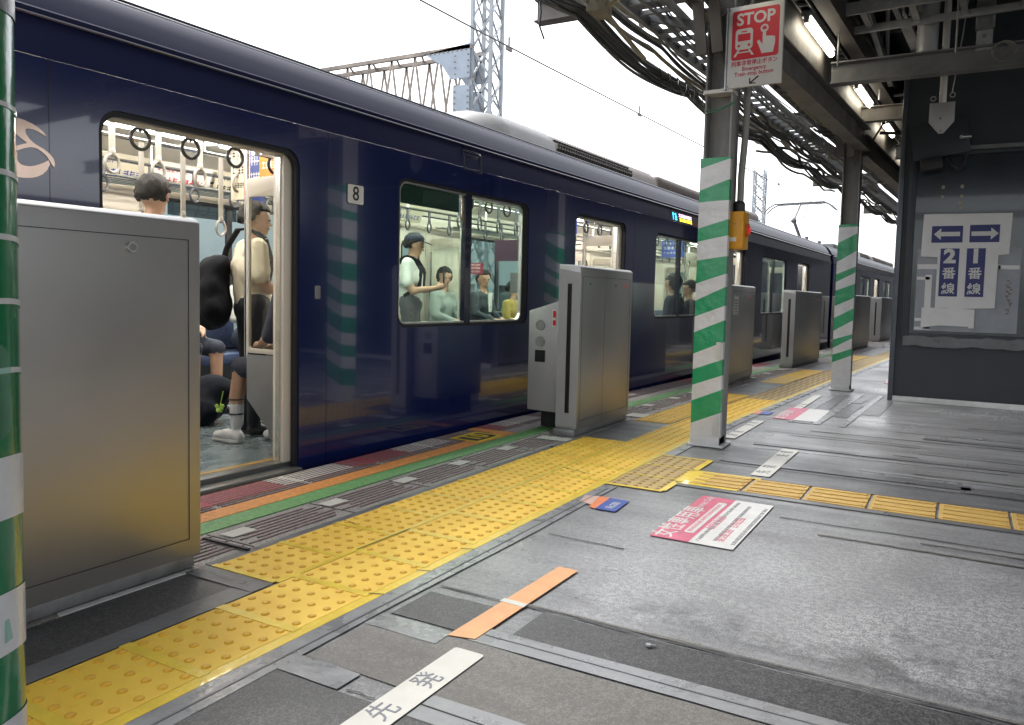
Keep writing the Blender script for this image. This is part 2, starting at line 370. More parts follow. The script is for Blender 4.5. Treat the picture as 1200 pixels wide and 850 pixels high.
# ================================================================== GROUND, PLATFORM
def strip(mb, x0, x1, y0, y1, z0, z1, step=.5, mi=0, follow=True):
    n = max(1, int(math.ceil((y1-y0)/step))); o = off if follow else (lambda q: 0)
    vs = []; fs = []
    for i in range(n+1):
        y = y0+(y1-y0)*i/n; d = o(y)
        vs += [(x0+d,y,z0),(x1+d,y,z0),(x1+d,y,z1),(x0+d,y,z1)]
    for i in range(n):
        a = i*4; b = a+4
        for j in range(4): fs.append((a+j, a+(j+1)%4, b+(j+1)%4, b+j))
    fs += [(0,1,2,3)[::-1], tuple(n*4+j for j in range(4))]
    mb.add(vs, fs, mi)

g_ = MB(); g_.add([(-900,-900,-1.25),(900,-900,-1.25),(900,1500,-1.25),(-900,1500,-1.25)], [(0,1,2,3)])
struct(g_.build('ground', M['ground']))
b_ = MB(); strip(b_, -9.9, -3.45, -14, 70, -1.24, -1.12, 3); strip(b_, 7.25, 11, -14, 70, -1.24, -1.12, 3)
struct(b_.build('track_bed', M['ballast']))
for cx in (-4.76, -8.6):
    for s in (-.53, .53):
        rl = MB(); strip(rl, cx+s-.035, cx+s+.035, -14, 70, -1.115, -.98, 2)
        tag(rl.build('rail', M['rail']), 'steel running rail under the train' if cx > -6 else 'steel rail of the neighbouring track', 'rail', 'rails of the tracks beside the platform')
p_ = MB(); strip(p_, -3.22, 7.2, -14, 70, -1.23, -.004, 1)
platform = struct(p_.build('platform', M['concrete']))
# surface sheets, each 4 mm up
s_ = MB(); strip(s_, -2.38, 7.2, -14, 70, -.004, 0, 1); struct(s_.build('platform_floor', M['plat']))
s_ = MB()
s_.add([(x,y,.0) for x, y in ()], [])
def patch(name, m, pts, z0, z1):
    mb = MB(); mb.plate([pts], z1-z0, lambda a, b, d: (a, b, z0+d)); return struct(mb.build(name, m))
def wob(x0, x1, y0, y1, amp=.006, n=14, seed=1):
    """slightly ragged rectangle running along x"""
    rg = random.Random(seed); out = []
    for i in range(n+1): out.append((x0+(x1-x0)*i/n, y0+rg.uniform(-amp, amp)))
    for i in range(n, -1, -1): out.append((x0+(x1-x0)*i/n, y1+rg.uniform(-amp, amp)))
    return out
patch('asphalt_strip', M['asphalt'], wob(-1.13, 4.5, 2.04, 2.235, .008, 30, 4), .0005, .0035)
patch('asphalt_strip', M['asphalt'], wob(-1.54, -1.235, 1.97, 2.19, .003, 6, 5), .0005, .0035)
patch('concrete_strip', M['concrete'], wob(-1.55, 4.5, 1.60, 1.93, .006, 30, 6), .0005, .0035)
patch('asphalt_strip', M['asphalt'], wob(-1.58, 4.5, .2, 1.50, .006, 30, 8), .0005, .0035)
patch('asphalt_pad', M['asphalt'], wob(-2.37, -2.13, -.6, 1.84, .003, 4, 9), .0005, .0035)
# darker laid panels far down the platform
for i, (x0, x1, y0, y1) in enumerate([(-1.2,-1.06,7.0,9.5),(-.98,-.84,7.6,8.6),(-.98,-.84,8.75,9.2),(-.78,-.6,7.9,9.1)]):
    patch('asphalt_pad', M['tape_grey2'], [(x0+off(y0)*.0,y0),(x1,y0),(x1+.03,y1),(x0+.03,y1)], .0005, .0035)
# cracks and joints running across the platform
rg = random.Random(5)
crk = MB()
def crack(x0, x1, y, w=.006, amp=.01, drift=0):
    n = max(4, int((x1-x0)*9)); pts = [(x0+(x1-x0)*i/n, y+drift*i/n+rg.uniform(-amp, amp)) for i in range(n+1)]
    up = [(a, b+w*rg.uniform(.3, 1)) for a, b in pts]
    crk.plate([pts+up[::-1]], .0008, lambda a, b, d: (a, b, .0037+d))
crack(-1.54, 4.5, 2.245, .012, .004)
crack(-1.33, -1.24, 1.52, .006, .004); crack(-1.55, -1.29, 1.955, .005, .002)
for x0, x1, y in [(-.7,.6,3.86),(-.2,2.5,3.66),(-1.3,.5,4.95),(-.5,1.8,5.22),(-1.2,.3,5.6),(-.2,2.6,6.05),(-1.3,-.2,6.4),(-.4,2.6,7.0),(-1.5,-1.15,3.0)]:
    crack(x0, x1, y, .012, .010, rg.uniform(-.03, .03))
struct(crk.build('floor_cracks', mat('crack_grime', (.055,.055,.06), .6, var=.3, vscale=30)))
# pale worn lines
wl = MB()
for x0, x1, y, w in [(-1.2,2.2,2.262,.012),(-.5,.7,3.66,.016),(-.1,1.9,3.78,.012),(-1.0,2.6,6.62,.02),(-.2,1.2,5.32,.02),(.1,.9,7.6,.02),(-.35,-.2,5.9,.02),(-1.1,-.2,6.3,.012)]:
    wl.plate([wob(x0, x1, y, y+w, w*.35, 30, int(y*100))], .001, lambda a, b, d: (a, b, .0038+d))
struct(wl.build('worn_floor_lines', M['concrete']))
# grey tapes
def tape(m, pts, z=.004, name='floor_tape'): return patch(name, m, pts, z, z+.0015)
tape(M['tape_grey'], [(-1.665,.2),(-1.56,.2),(-1.555,1.0),(-1.57,2.0),(-1.56,3.0),(-1.575,3.98),(-1.665,3.98)], .0036)
tape(M['tape_grey2'], [(-1.60,.2),(-1.592,.2),(-1.598,3.9),(-1.604,3.9)], .0055)
def striptape(x0, x1, y0, y1, m, z=.0036):
    mb = MB(); strip(mb, x0, x1, y0, y1, z, z+.0015, .4); return struct(mb.build('floor_tape', m))
striptape(-1.665, -1.58, 4.95, 30, M['tape_grey'])
striptape(-2.40, -2.345, 1.95, 5.25, M['tape_grey2'])
striptape(-2.13, -2.035, -.6, 1.86, M['tape_grey2'])
tape(M['tape_grey2'], [(-2.38,1.845),(-2.036,1.845),(-2.036,1.94),(-2.38,1.94)], .0055)
tape(M['tape_grey'], wob(-1.57, -1.35, 1.505, 1.60, .002, 5, 11), .0037)
tape(M['tape_grey'], wob(-1.56, -1.29, 1.86, 1.955, .002, 5, 12), .0037)
tape(M['tape_grey'], wob(-1.225, 4.5, 1.935, 2.035, .003, 26, 13), .0037)
tape(M['tape_grey2'], wob(-1.20, 4.5, 1.985, 1.990, .002, 26, 23), .0056)
tape(M['tape_grey'], wob(-1.12, 4.5, 1.50, 1.615, .003, 26, 14), .0037)
tape(M['ink'], wob(-1.12, 4.5, 1.556, 1.559, .001, 26, 24), .0056)
tape(M['tape_grey2'], wob(-1.33, 4.5, 4.20, 4.262, .002, 22, 15), .0036)
tape(M['tape_grey2'], wob(-1.33, 4.5, 4.62, 4.68, .002, 22, 16), .0036)
for x0, x1, y0, y1 in [(-1.3,.1,5.02,5.16),(-1.25,1.9,5.75,5.83),(-.2,2.4,6.75,6.85),(.05,2.2,4.95,5.1)]:
    tape(M['tape_grey2'], wob(x0, x1, y0, y1, .003, 12, int(x0*10+y0*31)), .0036)
for x0, x1 in [(-1.25,-1.21),(-1.05,-.985),(-.835,-.785)]:
    tape(M['tape_grey'], [(x0+.0,7.0),(x1,7.0),(x1+.09,9.7),(x0+.09,9.7)], .0042)
# ---- the edge stones
c_ = MB(); strip(c_, -3.22, -2.385, -14, 70, -.0035, .001, 1); struct(c_.build('platform_edge', M['coping']))
rb = MB()
for x in np.arange(-2.655, -2.43, .033):
    y = 1.0
    while y < 12:
        strip(rb, x, x+.010, y+.05+.05*math.sin(x*90+y*3), y+.55-.05*math.sin(x*70+y*5), .0012, .0052, .6); y += .6
for x in np.arange(-3.20, -2.97, .031):
    y = 1.3
    while y < 12:
        strip(rb, x, x+.010, y+.02, y+.58, .0012, .0052, .6); y += .6
struct(rb.build('edge_ribs', M['coping_rib']))
jt = MB(); y = 1.6
while y < 14:
    strip(jt, -2.69, -2.41, y-.006, y, .0012, .0030, 1); y += .6
strip(jt, -2.64, -2.38, 2.135, 2.15, .0068, .014, 1)
struct(jt.build('edge_joints', M['ink']))
pm = MB(); strip(pm, -2.955, -2.835, 1.0, 4.98, .0022, .0066, .5)
strip(pm, -3.21, -2.835, 5.0, 5.10, .0022, .0068, .5)
strip(pm, -3.0, -2.835, 4.98, 5.0, .0022, .0067, .5)
struct(pm.build('orange_edge_line', M['orange_paint']))
pm = MB(); strip(pm, -2.83, -2.70, 1.0, 5.5, .0022, .0063, .5); strip(pm, -2.83, -2.70, 6.2, 9.3, .0022, .0063, .5); strip(pm, -2.83, -2.72, 10.4, 18, .0022, .0063, .5)
struct(pm.build('green_edge_line', M['green_paint']))
rd = MB(); wh = MB()
for a, b in [(1.0,2.98),(3.55,4.06),(5.12,5.3),(6.6,7.1),(9.6,10.3),(12.6,13.4)]: strip(rd, -3.215, -3.03, a, b, .002, .0038, .5)
for a, b in [(2.99,3.53),(4.07,4.55),(5.32,5.9),(7.12,8.0),(10.4,11.6)]: strip(wh, -3.215, -3.04, a, b, .002, .0038, .5)
struct(rd.build('red_edge_marks', M['red_paint'])); struct(wh.build('white_edge_marks', M['white_paint']))
wm = MB()
for y in (1.72, 2.28, 2.86, 3.43, 3.97, 4.54, 6.0, 6.55, 7.2, 7.9, 8.5, 9.2, 10, 10.7, 11.5, 12.3):
    strip(wm, -2.64-(.0 if y < 5 else .02), -2.56, y-.06, y+.07, .0063, .0078, .3)
wm.plate([[(-2.62,5.0),(-2.38,5.0),(-2.38,5.12),(-2.62,5.12)]], .001, lambda a, b, d: (a, b, .0064+d))
wm.plate([[(-2.5,6.42),(-2.32,6.42),(-2.32,6.62),(-2.5,6.62)]], .001, lambda a, b, d: (a, b, .0064+d))
struct(wm.build('white_alignment_marks', M['white_tape']))
ten = thing('stop_position_mark', 'yellow framed number 10 painted on the platform edge beside the orange line', 'floor marking', (-2.98,4.77,.008))
fm = MB(); fm.plate([[(-.12,-.17),(.13,-.17),(.13,.17),(-.12,.17)],[(-.085,-.14),(.095,-.14),(.095,.14),(-.085,.14)]], .002, lambda a, b, d: (a, b, d)); fm.build('frame', M['tape_yellow'], ten)
fm = MB(); fm.box((-.084,-.139,-.0005),(.094,.139,.0008)); fm.build('panel', M['ink'], ten)
text('10', .2, M['tape_yellow'], ten, lambda x, y, z: (-y, x, .001+z), bold=.006)

# ---- tactile paving
ty = MB(); tb = MB(); tj = MB()
def tile(mb, x0, x1, y0, y1, dots=True, n=5, z=.0055):
    strip(mb, x0+.004, x1-.004, y0+.004, y1-.004, .001, z, 1)
    if dots:
        for i in range(n):
            for j in range(n):
                x = x0+(x1-x0)*(i+.5)/n+off(y0); y = y0+(y1-y0)*(j+.5)/n
                k = 10; vs = []
                for R, h in ((.0145,-.0004),(.0125,.0030),(.0092,.0050),(.0050,.0060)): vs += [(x+R*math.cos(2*math.pi*q/k), y+R*math.sin(2*math.pi*q/k), z+h) for q in range(k)]
                mb.add(vs, [(a*k+q,a*k+(q+1)%k,(a+1)*k+(q+1)%k,(a+1)*k+q) for a in range(3) for q in range(k)]+[tuple(range(3*k,4*k))], 1)
TL = .335
y = -.3
yd = MB(); yp = MB()
k = 0
while y < 24:
    near = y < 9
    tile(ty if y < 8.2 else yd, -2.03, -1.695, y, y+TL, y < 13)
    y += TL; k += 1
pads = [(1.96,5.25),(6.25,8.7),(10.2,12.6),(14.3,16.8)]
for a, b in pads:
    n = round((b-a)/TL); h = (b-a)/n
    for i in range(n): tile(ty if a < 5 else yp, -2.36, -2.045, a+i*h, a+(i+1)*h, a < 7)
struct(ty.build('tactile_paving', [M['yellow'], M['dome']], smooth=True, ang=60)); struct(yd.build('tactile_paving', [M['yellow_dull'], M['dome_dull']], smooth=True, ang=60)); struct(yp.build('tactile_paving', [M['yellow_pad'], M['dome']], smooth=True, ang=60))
# branch of blistered tiles and guide bars
br = MB()
for i in range(3): tile(br, -1.655+.0*i, -1.345, 4.02+i*.31, 4.32+i*.31, True)
struct(br.build('tactile_paving', [M['yellow_dull'], M['dome_dull']], smooth=True, ang=60))
gb = MB(); x = -1.29
while x < 4.2:
    gb.box((x+.003,4.275,.001),(x+.30,4.61,.0055))
    for i in range(4):
        yy = 4.315+i*.085; gb.box((x+.02,yy-.017,.0052),(x+.285,yy+.017,.0105))
    for q in range(4):
        gb.disc((x+.295-.0, 4.30+q*.095, .0085), .007, .006, 'z', 8)
    x += .311
struct(gb.build('tactile_guide_bars', M['bar_yellow'], bev=.0015, seg=1))
# yellow tape along joints and borders
yt = MB(); y = -.3
strip(yt, -1.697, -1.655, -.3, 24, .0040, .0058, .4)
strip(yt, -2.050, -2.026, 1.96, 5.25, .0060, .0078, .4)
while y < 6.2:
    strip(yt, -2.03, -1.69, y-.020, y+.016, .0060, .0076, 1); y += TL
for a, b in pads[:1]:
    n = round((b-a)/TL); h = (b-a)/n
    for i in range(n+1): strip(yt, -2.36, -2.045, a+i*h-.014, a+i*h+.012, .0060, .0076, 1)
strip(yt, -1.665, -1.335, 4.0, 4.03, .0058, .0070, 1); strip(yt, -1.355, -1.32, 4.03, 4.27, .0058, .0070, 1); strip(yt, -1.355, -1.32, 4.62, 4.96, .0058, .0070, 1); strip(yt, -1.665, -1.32, 4.95, 4.975, .0058, .0070, 1)
strip(yt, -1.335, -.95, 4.60, 4.63, .0058, .0070, 1); strip(yt, -1.335, -1.0, 4.25, 4.28, .0058, .0070, 1)
strip(yt, -1.66, -1.34, 4.32, 4.332, .0058, .0070, 1); strip(yt, -1.66, -1.34, 4.63, 4.642, .0058, .0070, 1)
yt.box((-1.36,4.29,.006),(-1.2,4.6,.0074))
struct(yt.build('yellow_floor_tape', M['tape_yellow']))
ck = MB()
for (x0, y0, x1, y1) in [(-2.035,2.38,-2.03,2.72),(-2.02,4.22,-1.82,4.16),(-2.35,2.66,-2.26,2.645),(-1.70,2.05,-1.65,2.07),(-1.70,2.32,-1.65,2.34),(-1.70,2.62,-1.65,2.64)]:
    ck.bar((x0,y0,.009),(x1,y1,.009),.004,.001)
struct(ck.build('tile_cracks', M['ink']))

# ---- floor markings that are things
o = MB(); o.plate([[(-1.29,1.92),(-1.20,1.96),(-1.19,2.30),(-1.28,2.27)]], .0015, lambda a, b, d: (a, b, .006+d))
to = thing('queue_line', 'short orange floor tape line crossed by a thin white band', 'floor marking', (-1.24,2.28,0))
a_ = MB(); a_.plate([[(-.05,-.355),(.035,-.335),(.045,.37),(-.035,.37)]], .0015, lambda a, b, d: (a, b, .0058+d)); a_.build('tape', M['orange_tape'], to)
a_ = MB(); a_.plate([[(-.052,-.045),(.042,-.05),(.042,-.02),(-.05,-.015)]], .0012, lambda a, b, d: (a, b, .0074+d)); a_.build('white_band', M['white_tape'], to)
def queue(x0, x1, y0, y1, ch, label, sz, group=None):
    cx = (x0+x1)/2; w = (x1-x0)/2; L = y1-y0
    t = thing('queue_line', label, 'floor marking', (cx, y0, 0))
    q = MB(); q.plate([rrect(-w, 0, w, L, .012, 4)], .0015, lambda a, b, d: (a, b, .0058+d)); q.build('tape', M['white_tape'], t)
    for c, yy in ch: text(c, sz, M['ink_grey'], t, lambda x, y, z, yy=yy: (-y, yy+x, .0074+z), extr=.001)
    return t
queue(-1.225, -1.125, .95, 1.87, [('先', .53), ('発', .715)], 'white floor tape with grey departure characters, nearest the camera', .082)
queue(-1.03, -.92, 4.70, 5.67, [('先', .12), ('発', .30), ('先', .72), ('発', .86)], 'white lettered floor tape just beyond the yellow guide bars', .088)
queue(-1.50, -1.41, 5.87, 6.88, [('次', .15), ('発', .32), ('次', .72), ('発', .86)], 'white lettered floor tape right behind the striped middle post', .08)
queue(-1.36, -1.28, 7.95, 9.2, [('次', .15), ('発', .32)], 'far white floor tape beside the pink notice behind the middle post', .08)
def pink(cx, cy_, L, w, label, detail=True):
    t = thing('floor_notice', label, 'floor sticker', (cx, cy_, 0))
    q = MB(); q.plate([[(-w/2,0),(w*-.02,0),(w*-.02,L),(-w/2,L)]], .0015, lambda a, b, d: (a, b, .0045+d)); q.build('pink_panel', M['pink'], t)
    q = MB(); q.plate([[(w*-.02,0),(w/2,0),(w/2,L),(w*-.02,L)]], .0015, lambda a, b, d: (a, b, .0045+d)); q.build('white_panel', M['paper'], t)
    text('女性専用車', .115*w/.37, M['paper'], t, lambda x, y, z: (-w*.36-y, L*.36+x, .0061+z), bold=.001, extr=.0008)
    if detail:
        text('Women Only', .05, M['paper'], t, lambda x, y, z: (-w*.36-y, L*.82+x, .0061+z), extr=.0008)
        q = MB(); q.plate([rrect(-w*.19, L*.16, -w*.07, L*.88, .012, 3)], .001, lambda a, b, d: (a, b, .0061+d)); q.build('white_band', M['paper'], t)
        q = MB(); glyphs(q, L*.18, 0, L*.66, .02, 26, lambda a, b, d: (-w*.115-b, a, .0072+d), .0006, 3); q.build('small_print', M['pink_ink'], t)
        for s0, sl_, n_, wx in ((.30,.28,9,.10),(.10,.25,8,.33),(.40,.22,8,.33)):
            q = MB(); glyphs(q, L*s0, 0, L*sl_, .04, n_, lambda a, b, d, wx=wx: (w*wx-b, a, .0061+d), .0006, n_+int(s0*10)); q.build('pink_print', M['pink_ink'], t)
        for bb, s0, s1 in ((.02,.05,.95),(.20,.1,.9),(.42,.08,.9)):
            q = MB(); glyphs(q, L*s0, 0, L*(s1-s0), .018, 34, lambda a, b, d, bb=bb: (w*bb-b+.02, a, .0061+d), .0006, int(bb*100)); q.build('grey_print', M['ink_grey'], t)
    return t
pink(-.945, 3.23, .82, .36, 'nearer pink and white floor notice on the worn bright asphalt')
pink(-1.21, 7.13, .85, .36, 'farther pink and white floor notice between the two striped posts', False)
pink(-.62, 11.2, 1.0, .4, 'farthest small pink and white floor notice beyond the second post', False)
t = thing('floor_sticker', 'small orange and blue floor sticker next to the yellow tactile paving', 'floor sticker', (-1.5,3.6,0))
q = MB(); q.plate([[(-.115,-.02),(-.03,-.06),(-.07,.12),(-.14,.10)]], .0015, lambda a, b, d: (a, b, .0052+d)); q.build('pale_panel', mat('pale_pink', (.55,.36,.30), .4), t)
q = MB(); q.plate([[(-.03,-.10),(.005,-.11),(-.01,.12),(-.07,.12)]], .0015, lambda a, b, d: (a, b, .0055+d)); q.build('orange_panel', M['orange_v'], t)
q = MB(); q.plate([[(.005,-.11),(.11,-.11),(.095,.115),(-.01,.12)]], .0015, lambda a, b, d: (a, b, .0055+d)); q.build('blue_panel', M['blue'], t)
q = MB(); glyphs(q, -.07, -.02, .13, .04, 5, lambda a, b, d: (.055-b, a, .0072+d), .0006, 9); q.build('print', M['paper'], t)
t = thing('floor_sticker', 'orange and blue floor sticker far along beside the pink notice behind the middle post', 'floor sticker', (-1.55,7.4,0))
q = MB(); q.plate([[(-.06,-.1),(0,-.1),(0,.12),(-.06,.12)]], .0015, lambda a, b, d: (a, b, .0055+d)); q.build('orange_panel', M['orange_v'], t)
q = MB(); q.plate([[(0,-.1),(.09,-.1),(.09,.12),(0,.12)]], .0015, lambda a, b, d: (a, b, .0055+d)); q.build('blue_panel', M['blue'], t)
t = thing('loose_screw', 'tiny pale screw lying on the dark asphalt strip', 'screw', (-.75,2.18,.0036))
q = MB(); q.disc((0,0,.006), .009, .006, 'z', 6); q.tube([(0,.0,.006),(.018,.01,.005)], .003, 6); q.build('screw', M['galv'], t)

# ================================================================== TRAIN
TH = math.atan(.035)
DOORS = [(-1.2,0),(3.5,4.7),(8.25,9.45),(13.3,14.5)]
WINS = [(.88,2.62),(5.58,7.32),(10.5,12.3)]
S0, S1 = -3.1, 16.9
WID = 2.8
def sideloops(s0, s1, zlo, zhi, doors, wins, openz=True):
    return [[(s0,zlo),(s1,zlo),(s1,zhi),(s0,zhi)]]+[rrect(a,-.015,b,1.83,.10,6,(0,0,1,1)) for a, b in doors]+[rrect(a,.79,b,1.81,.085,6) for a, b in wins]
def make_car(label, loc, rz, inner=True):
    root = thing('train_car', label, 'train car', loc, rz, 'cars of the dark blue train')
    zl, zh = -.075, 1.98
    mb = MB(); mb.plate(sideloops(S0,S1,zl,zh,DOORS,WINS), .05, lambda a, b, d: (-d, a, b)); mb.build('body_side', M['navy'], root)
    mb = MB(); mb.plate(sideloops(S0,S1,zl,zh,DOORS,WINS), .05, lambda a, b, d: (-WID+d, a, b)); far = mb.build('body_side', M['navy'], root)
    # roof: profile extruded, outer and inner
    prof = [(0,1.981),(-.012,2.06),(-.03,2.15),(-.022,2.165),(-.022,2.185),(-.05,2.20),(-.09,2.28),(-.15,2.36),(-.24,2.418),(-.45,2.47),(-.8,2.51),(-1.4,2.54)]
    full = prof+[(-WID-x, z) for x, z in prof[-2::-1]]
    inn = [(-WID+.06,1.99),(-WID+.12,2.14),(-WID+.45,2.22),(-.45,2.22),(-.12,2.14),(-.06,1.99)]
    mb = MB(); lp = full+inn
    mb.plate([lp], S1-S0, lambda a, b, d: (a, S0+d, b)); mb.build('roof', M['roofpaint'], root, smooth=True, ang=30)
    gt = MB(); gt.tube([(-.018,S0,2.155),(-.018,S1,2.155)], .007, 6); gt.tube([(-.20,S0,2.403),(-.20,S1,2.403)], .007, 6); gt.build('gutter', M['navy_dark'], root, smooth=True)
    for s in (S0, S1-.06):
        mb = MB(); mb.box((-WID+.05,s,zl),(-.05,s+.06,2.2)); mb.build('end_wall', M['navy_dark'], root)
    fl = MB(); fl.box((-WID+.055,S0+.06,-.1),(-.055,S1-.06,.015)); fl.build('floor', M['floor_in'], root)
    ub = MB(); ub.box((-WID+.2,S0+.3,-.95),(-.22,S1-.3,-.43)); ub.box((-WID+.07,S0+.05,-.5),(-.09,S1-.05,-.11))
    for q in (-.2, 1.8, 12.0, 14.0): ub.disc((-.32,q+.2,-.68), .43, .1, 'x', 24)
    ub.build('underframe', M['under'], root)
    for a, b in DOORS:
        sl = MB(); sl.box((-.14,a+.002,-.055),(.035,b-.002,-.012)); sl.box((-.055,a+.005,-.012),(-.15,b-.005,.020)); d = sl.build('door_sill', M['sill'], root, bev=.004)
        st = MB(); st.box((.0352,a+.01,-.04),(.045,b-.01,-.02)); st.build('step_edge', M['steel_bright'], d)
        oc = MB(); oc.box((-.155,a+.01,.0155),(-.20,b-.01,.019)); oc.build('yellow_strip', M['ochre'], d)
        fr = MB()    # rubber and steel door surround
        fr.plate([rrect(a-.0,-.014,b+.0,1.829,.10,6,(0,0,1,1)), rrect(a+.022,-.014,b-.022,1.805,.085,6,(0,0,1,1))], .03, lambda p, q, d: (-.012-d, p, q)); fr.build('door_seal', M['black'], d)
        # door pocket and pillars inside
        pk = MB(); pk.box((-.051,a-.0,.016),(-.14,a+.045,1.98)); pk.box((-.051,b-.075,.016),(-.14,b,1.98)); pk.box((-.051,a+.045,1.80),(-.14,b-.075,1.98)); pk.build('door_pocket', M['cream'], d, bev=.006)
        lf = MB(); lf.box((-.075,b-.082,.03),(-.11,b-.0755,1.79)); lf.build('door_leaf_edge', M['steel_bright'], d)
        # far side closed doors
        for h0, h1 in ((a,(a+b)/2-.003),((a+b)/2+.003,b)):
            dl = MB(); dl.plate([rrect(h0+.002,-.01,h1-.002,1.825,.02,3), rrect(h0+.14,.74,h1-.14,1.66,.07,5)], .035, lambda p, q, d: (-WID+.02+d, p, q)); dd = dl.build('door', M['cream'], root)
            gg = MB(); gg.box((-WID+.03,h0+.142,.742),(-WID+.034,h1-.142,1.658)); gg.build('pane', M['glass_far'], dd)
            tr = MB(); tr.plate([rrect(h0+.12,.72,h1-.12,1.68,.08,5), rrect(h0+.14,.74,h1-.14,1.66,.07,5)], .006, lambda p, q, d: (-WID+.056+d, p, q)); tr.build('seal', M['black'], dd)
    for a, b in WINS:
        fr = MB(); fr.plate([rrect(a+.001,.791,b-.001,1.809,.084,6), rrect(a+.022,.812,b-.085,1.788,.075,6)], .035, lambda p, q, d: (-.008-d, p, q)); w = fr.build('window', M['black'], root)
        rm = MB(); rm.plate([rrect(a+.022,.812,b-.085,1.788,.075,6), rrect(a+.034,.826,b-.097,1.776,.068,6)], .03, lambda p, q, d: (-.012-d, p, q)); rm.build('window_trim', M['alu'], w)
        m_ = (a+b)/2-.03; mu = MB(); mu.box((-.010,m_-.035,.812),(-.05,m_+.045,1.788)); mu.build('mullion', M['navy_dark'], w)
        for h0, h1 in ((a+.03,m_-.034),(m_+.044,b-.093)):
            gl = MB(); gl.box((-.030,h0,.82),(-.034,h1,1.78)); gl.build('pane', M['glass'], w)
        fr = MB(); fr.plate([rrect(a+.001,.791,b-.001,1.809,.084,6), rrect(a+.03,.82,b-.03,1.78,.075,6)], .035, lambda p, q, d: (-WID+.01+d, p, q)); fr.box((-WID+.012,m_-.03,.82),(-WID+.04,m_+.03,1.78)); w = fr.build('window', M['black'], root)
        gl = MB(); gl.box((-WID+.025,a+.03,.82),(-WID+.029,b-.03,1.78)); gl.build('pane', M['glass_far'], w)
    # inner lining
    def lin(xf, sgn):
        L = MB(); L.plate(sideloops(S0+.07,S1-.07,-.06,1.985,[(a-.003,b+.003) for a, b in DOORS],WINS), .012, lambda p, q, d: (xf+sgn*d, p, q)); return L.build('lining', M['cream'], root)
    lin(-.0515, -1); lin(-WID+.0515, 1)
    ce = MB(); ce.plate([[(-WID+.075,2.0),(-WID+.13,2.12),(-WID+.46,2.2),(-.46,2.2),(-.13,2.12),(-.075,2.0),(-.085,2.0),(-.14,2.105),(-.465,2.185),(-WID+.465,2.185),(-WID+.14,2.105),(-WID+.085,2.0)]], S1-S0-.14, lambda a, b, d: (a, S0+.07+d, b)); ce.build('ceiling', M['cream2'], root)
    # lamps
    for x in (-.98, -1.82):
        s = S0+.4
        while s < S1-1.4:
            lm = MB(); lm.box((x-.045,s,2.145),(x+.045,s+1.12,2.175)); lm.build('ceiling_lamp', M['led'], root, bev=.01); s += 1.2
    # roof gear
    ac = MB(); A0, A1 = 2.75, 6.9
    pf = [(-.50,2.44),(-.53,2.61),(-.64,2.72),(-.92,2.785),(-1.4,2.80),(-1.88,2.785),(-2.16,2.72),(-2.27,2.61),(-2.30,2.44)]
    ac.plate([pf], .9, lambda a, b, d: (a, A0+.35+d, b))
    # rounded nose of the cover
    rings = []
    for i in range(7):
        t = i/6; s = A0+.35*(1-math.cos(t*math.pi/2)); k = math.sin(t*math.pi/2)**.6 if t > 0 else .05
        rings.append([(-1.4+(x+1.4)*(.55+.45*k), s, 2.46+(z-2.46)*k) for x, z in pf])
    vs = [p for R in rings for p in R]; n = len(pf)
    fs = [(i*n+j,i*n+j+1,(i+1)*n+j+1,(i+1)*n+j) for i in range(6) for j in range(n-1)]; ac.add(vs, fs)
    acp = ac.build('air_conditioner', M['roofgrey'], root, smooth=True, ang=40)
    gr = MB(); gr.plate([[(x+(.01 if x < -1.4 else -.01), z-.006) for x, z in pf]], A1-A0-1.25, lambda a, b, d: (a, A0+1.25+d, b)); gl_ = gr.build('louvre_cover', M['louvre'], acp, smooth=True, ang=40)
    sl = MB()
    for i in range(34):
        for j in range(3):
            s = A0+1.32+i*.058+(j % 2)*.029; z = 2.56+j*.045; x = [-.53,-.548,-.585][j]
            sl.box((x-.03,s,z-.013),(x+.014,s+.03,z+.013))
    sl.build('grille', M['slot'], acp)
    bx = MB(); bx.box((-2.25,6.95,2.42),(-.52,12.2,2.70)); bx.build('roof_duct', M['louvre'], root, bev=.09, seg=4)
    return root
c1 = make_car('nearest dark blue train car with open doors, number 8 plate and lit cabin', (-3.36,3.4,0), -TH)
TH2 = math.atan(.050)
e1 = Vector((-3.36,3.4,0))+Vector((math.sin(TH),math.cos(TH),0))*16.9
c2 = copy_tree(c1); c2.rotation_euler = (0,0,-TH2)
d2 = Vector((math.sin(TH2),math.cos(TH2),0))
c2.location = e1+d2*(3.1+.35)
tag(c2, 'farther dark blue train car with a pantograph, coupled behind the nearest one', 'train car')
# gangway between
gw = thing('gangway', 'black bellows between the two blue train cars', 'gangway', tuple(e1), -TH)
q = MB()
for i in range(5): q.box((-2.1+.01*(i%2),.02+i*.07,.0),(-.7-.01*(i%2),.06+i*.07,2.2))
q.box((-2.0,-.0,0.05),(-.8,.36,2.1)); q.build('bellows', M['black'], gw)
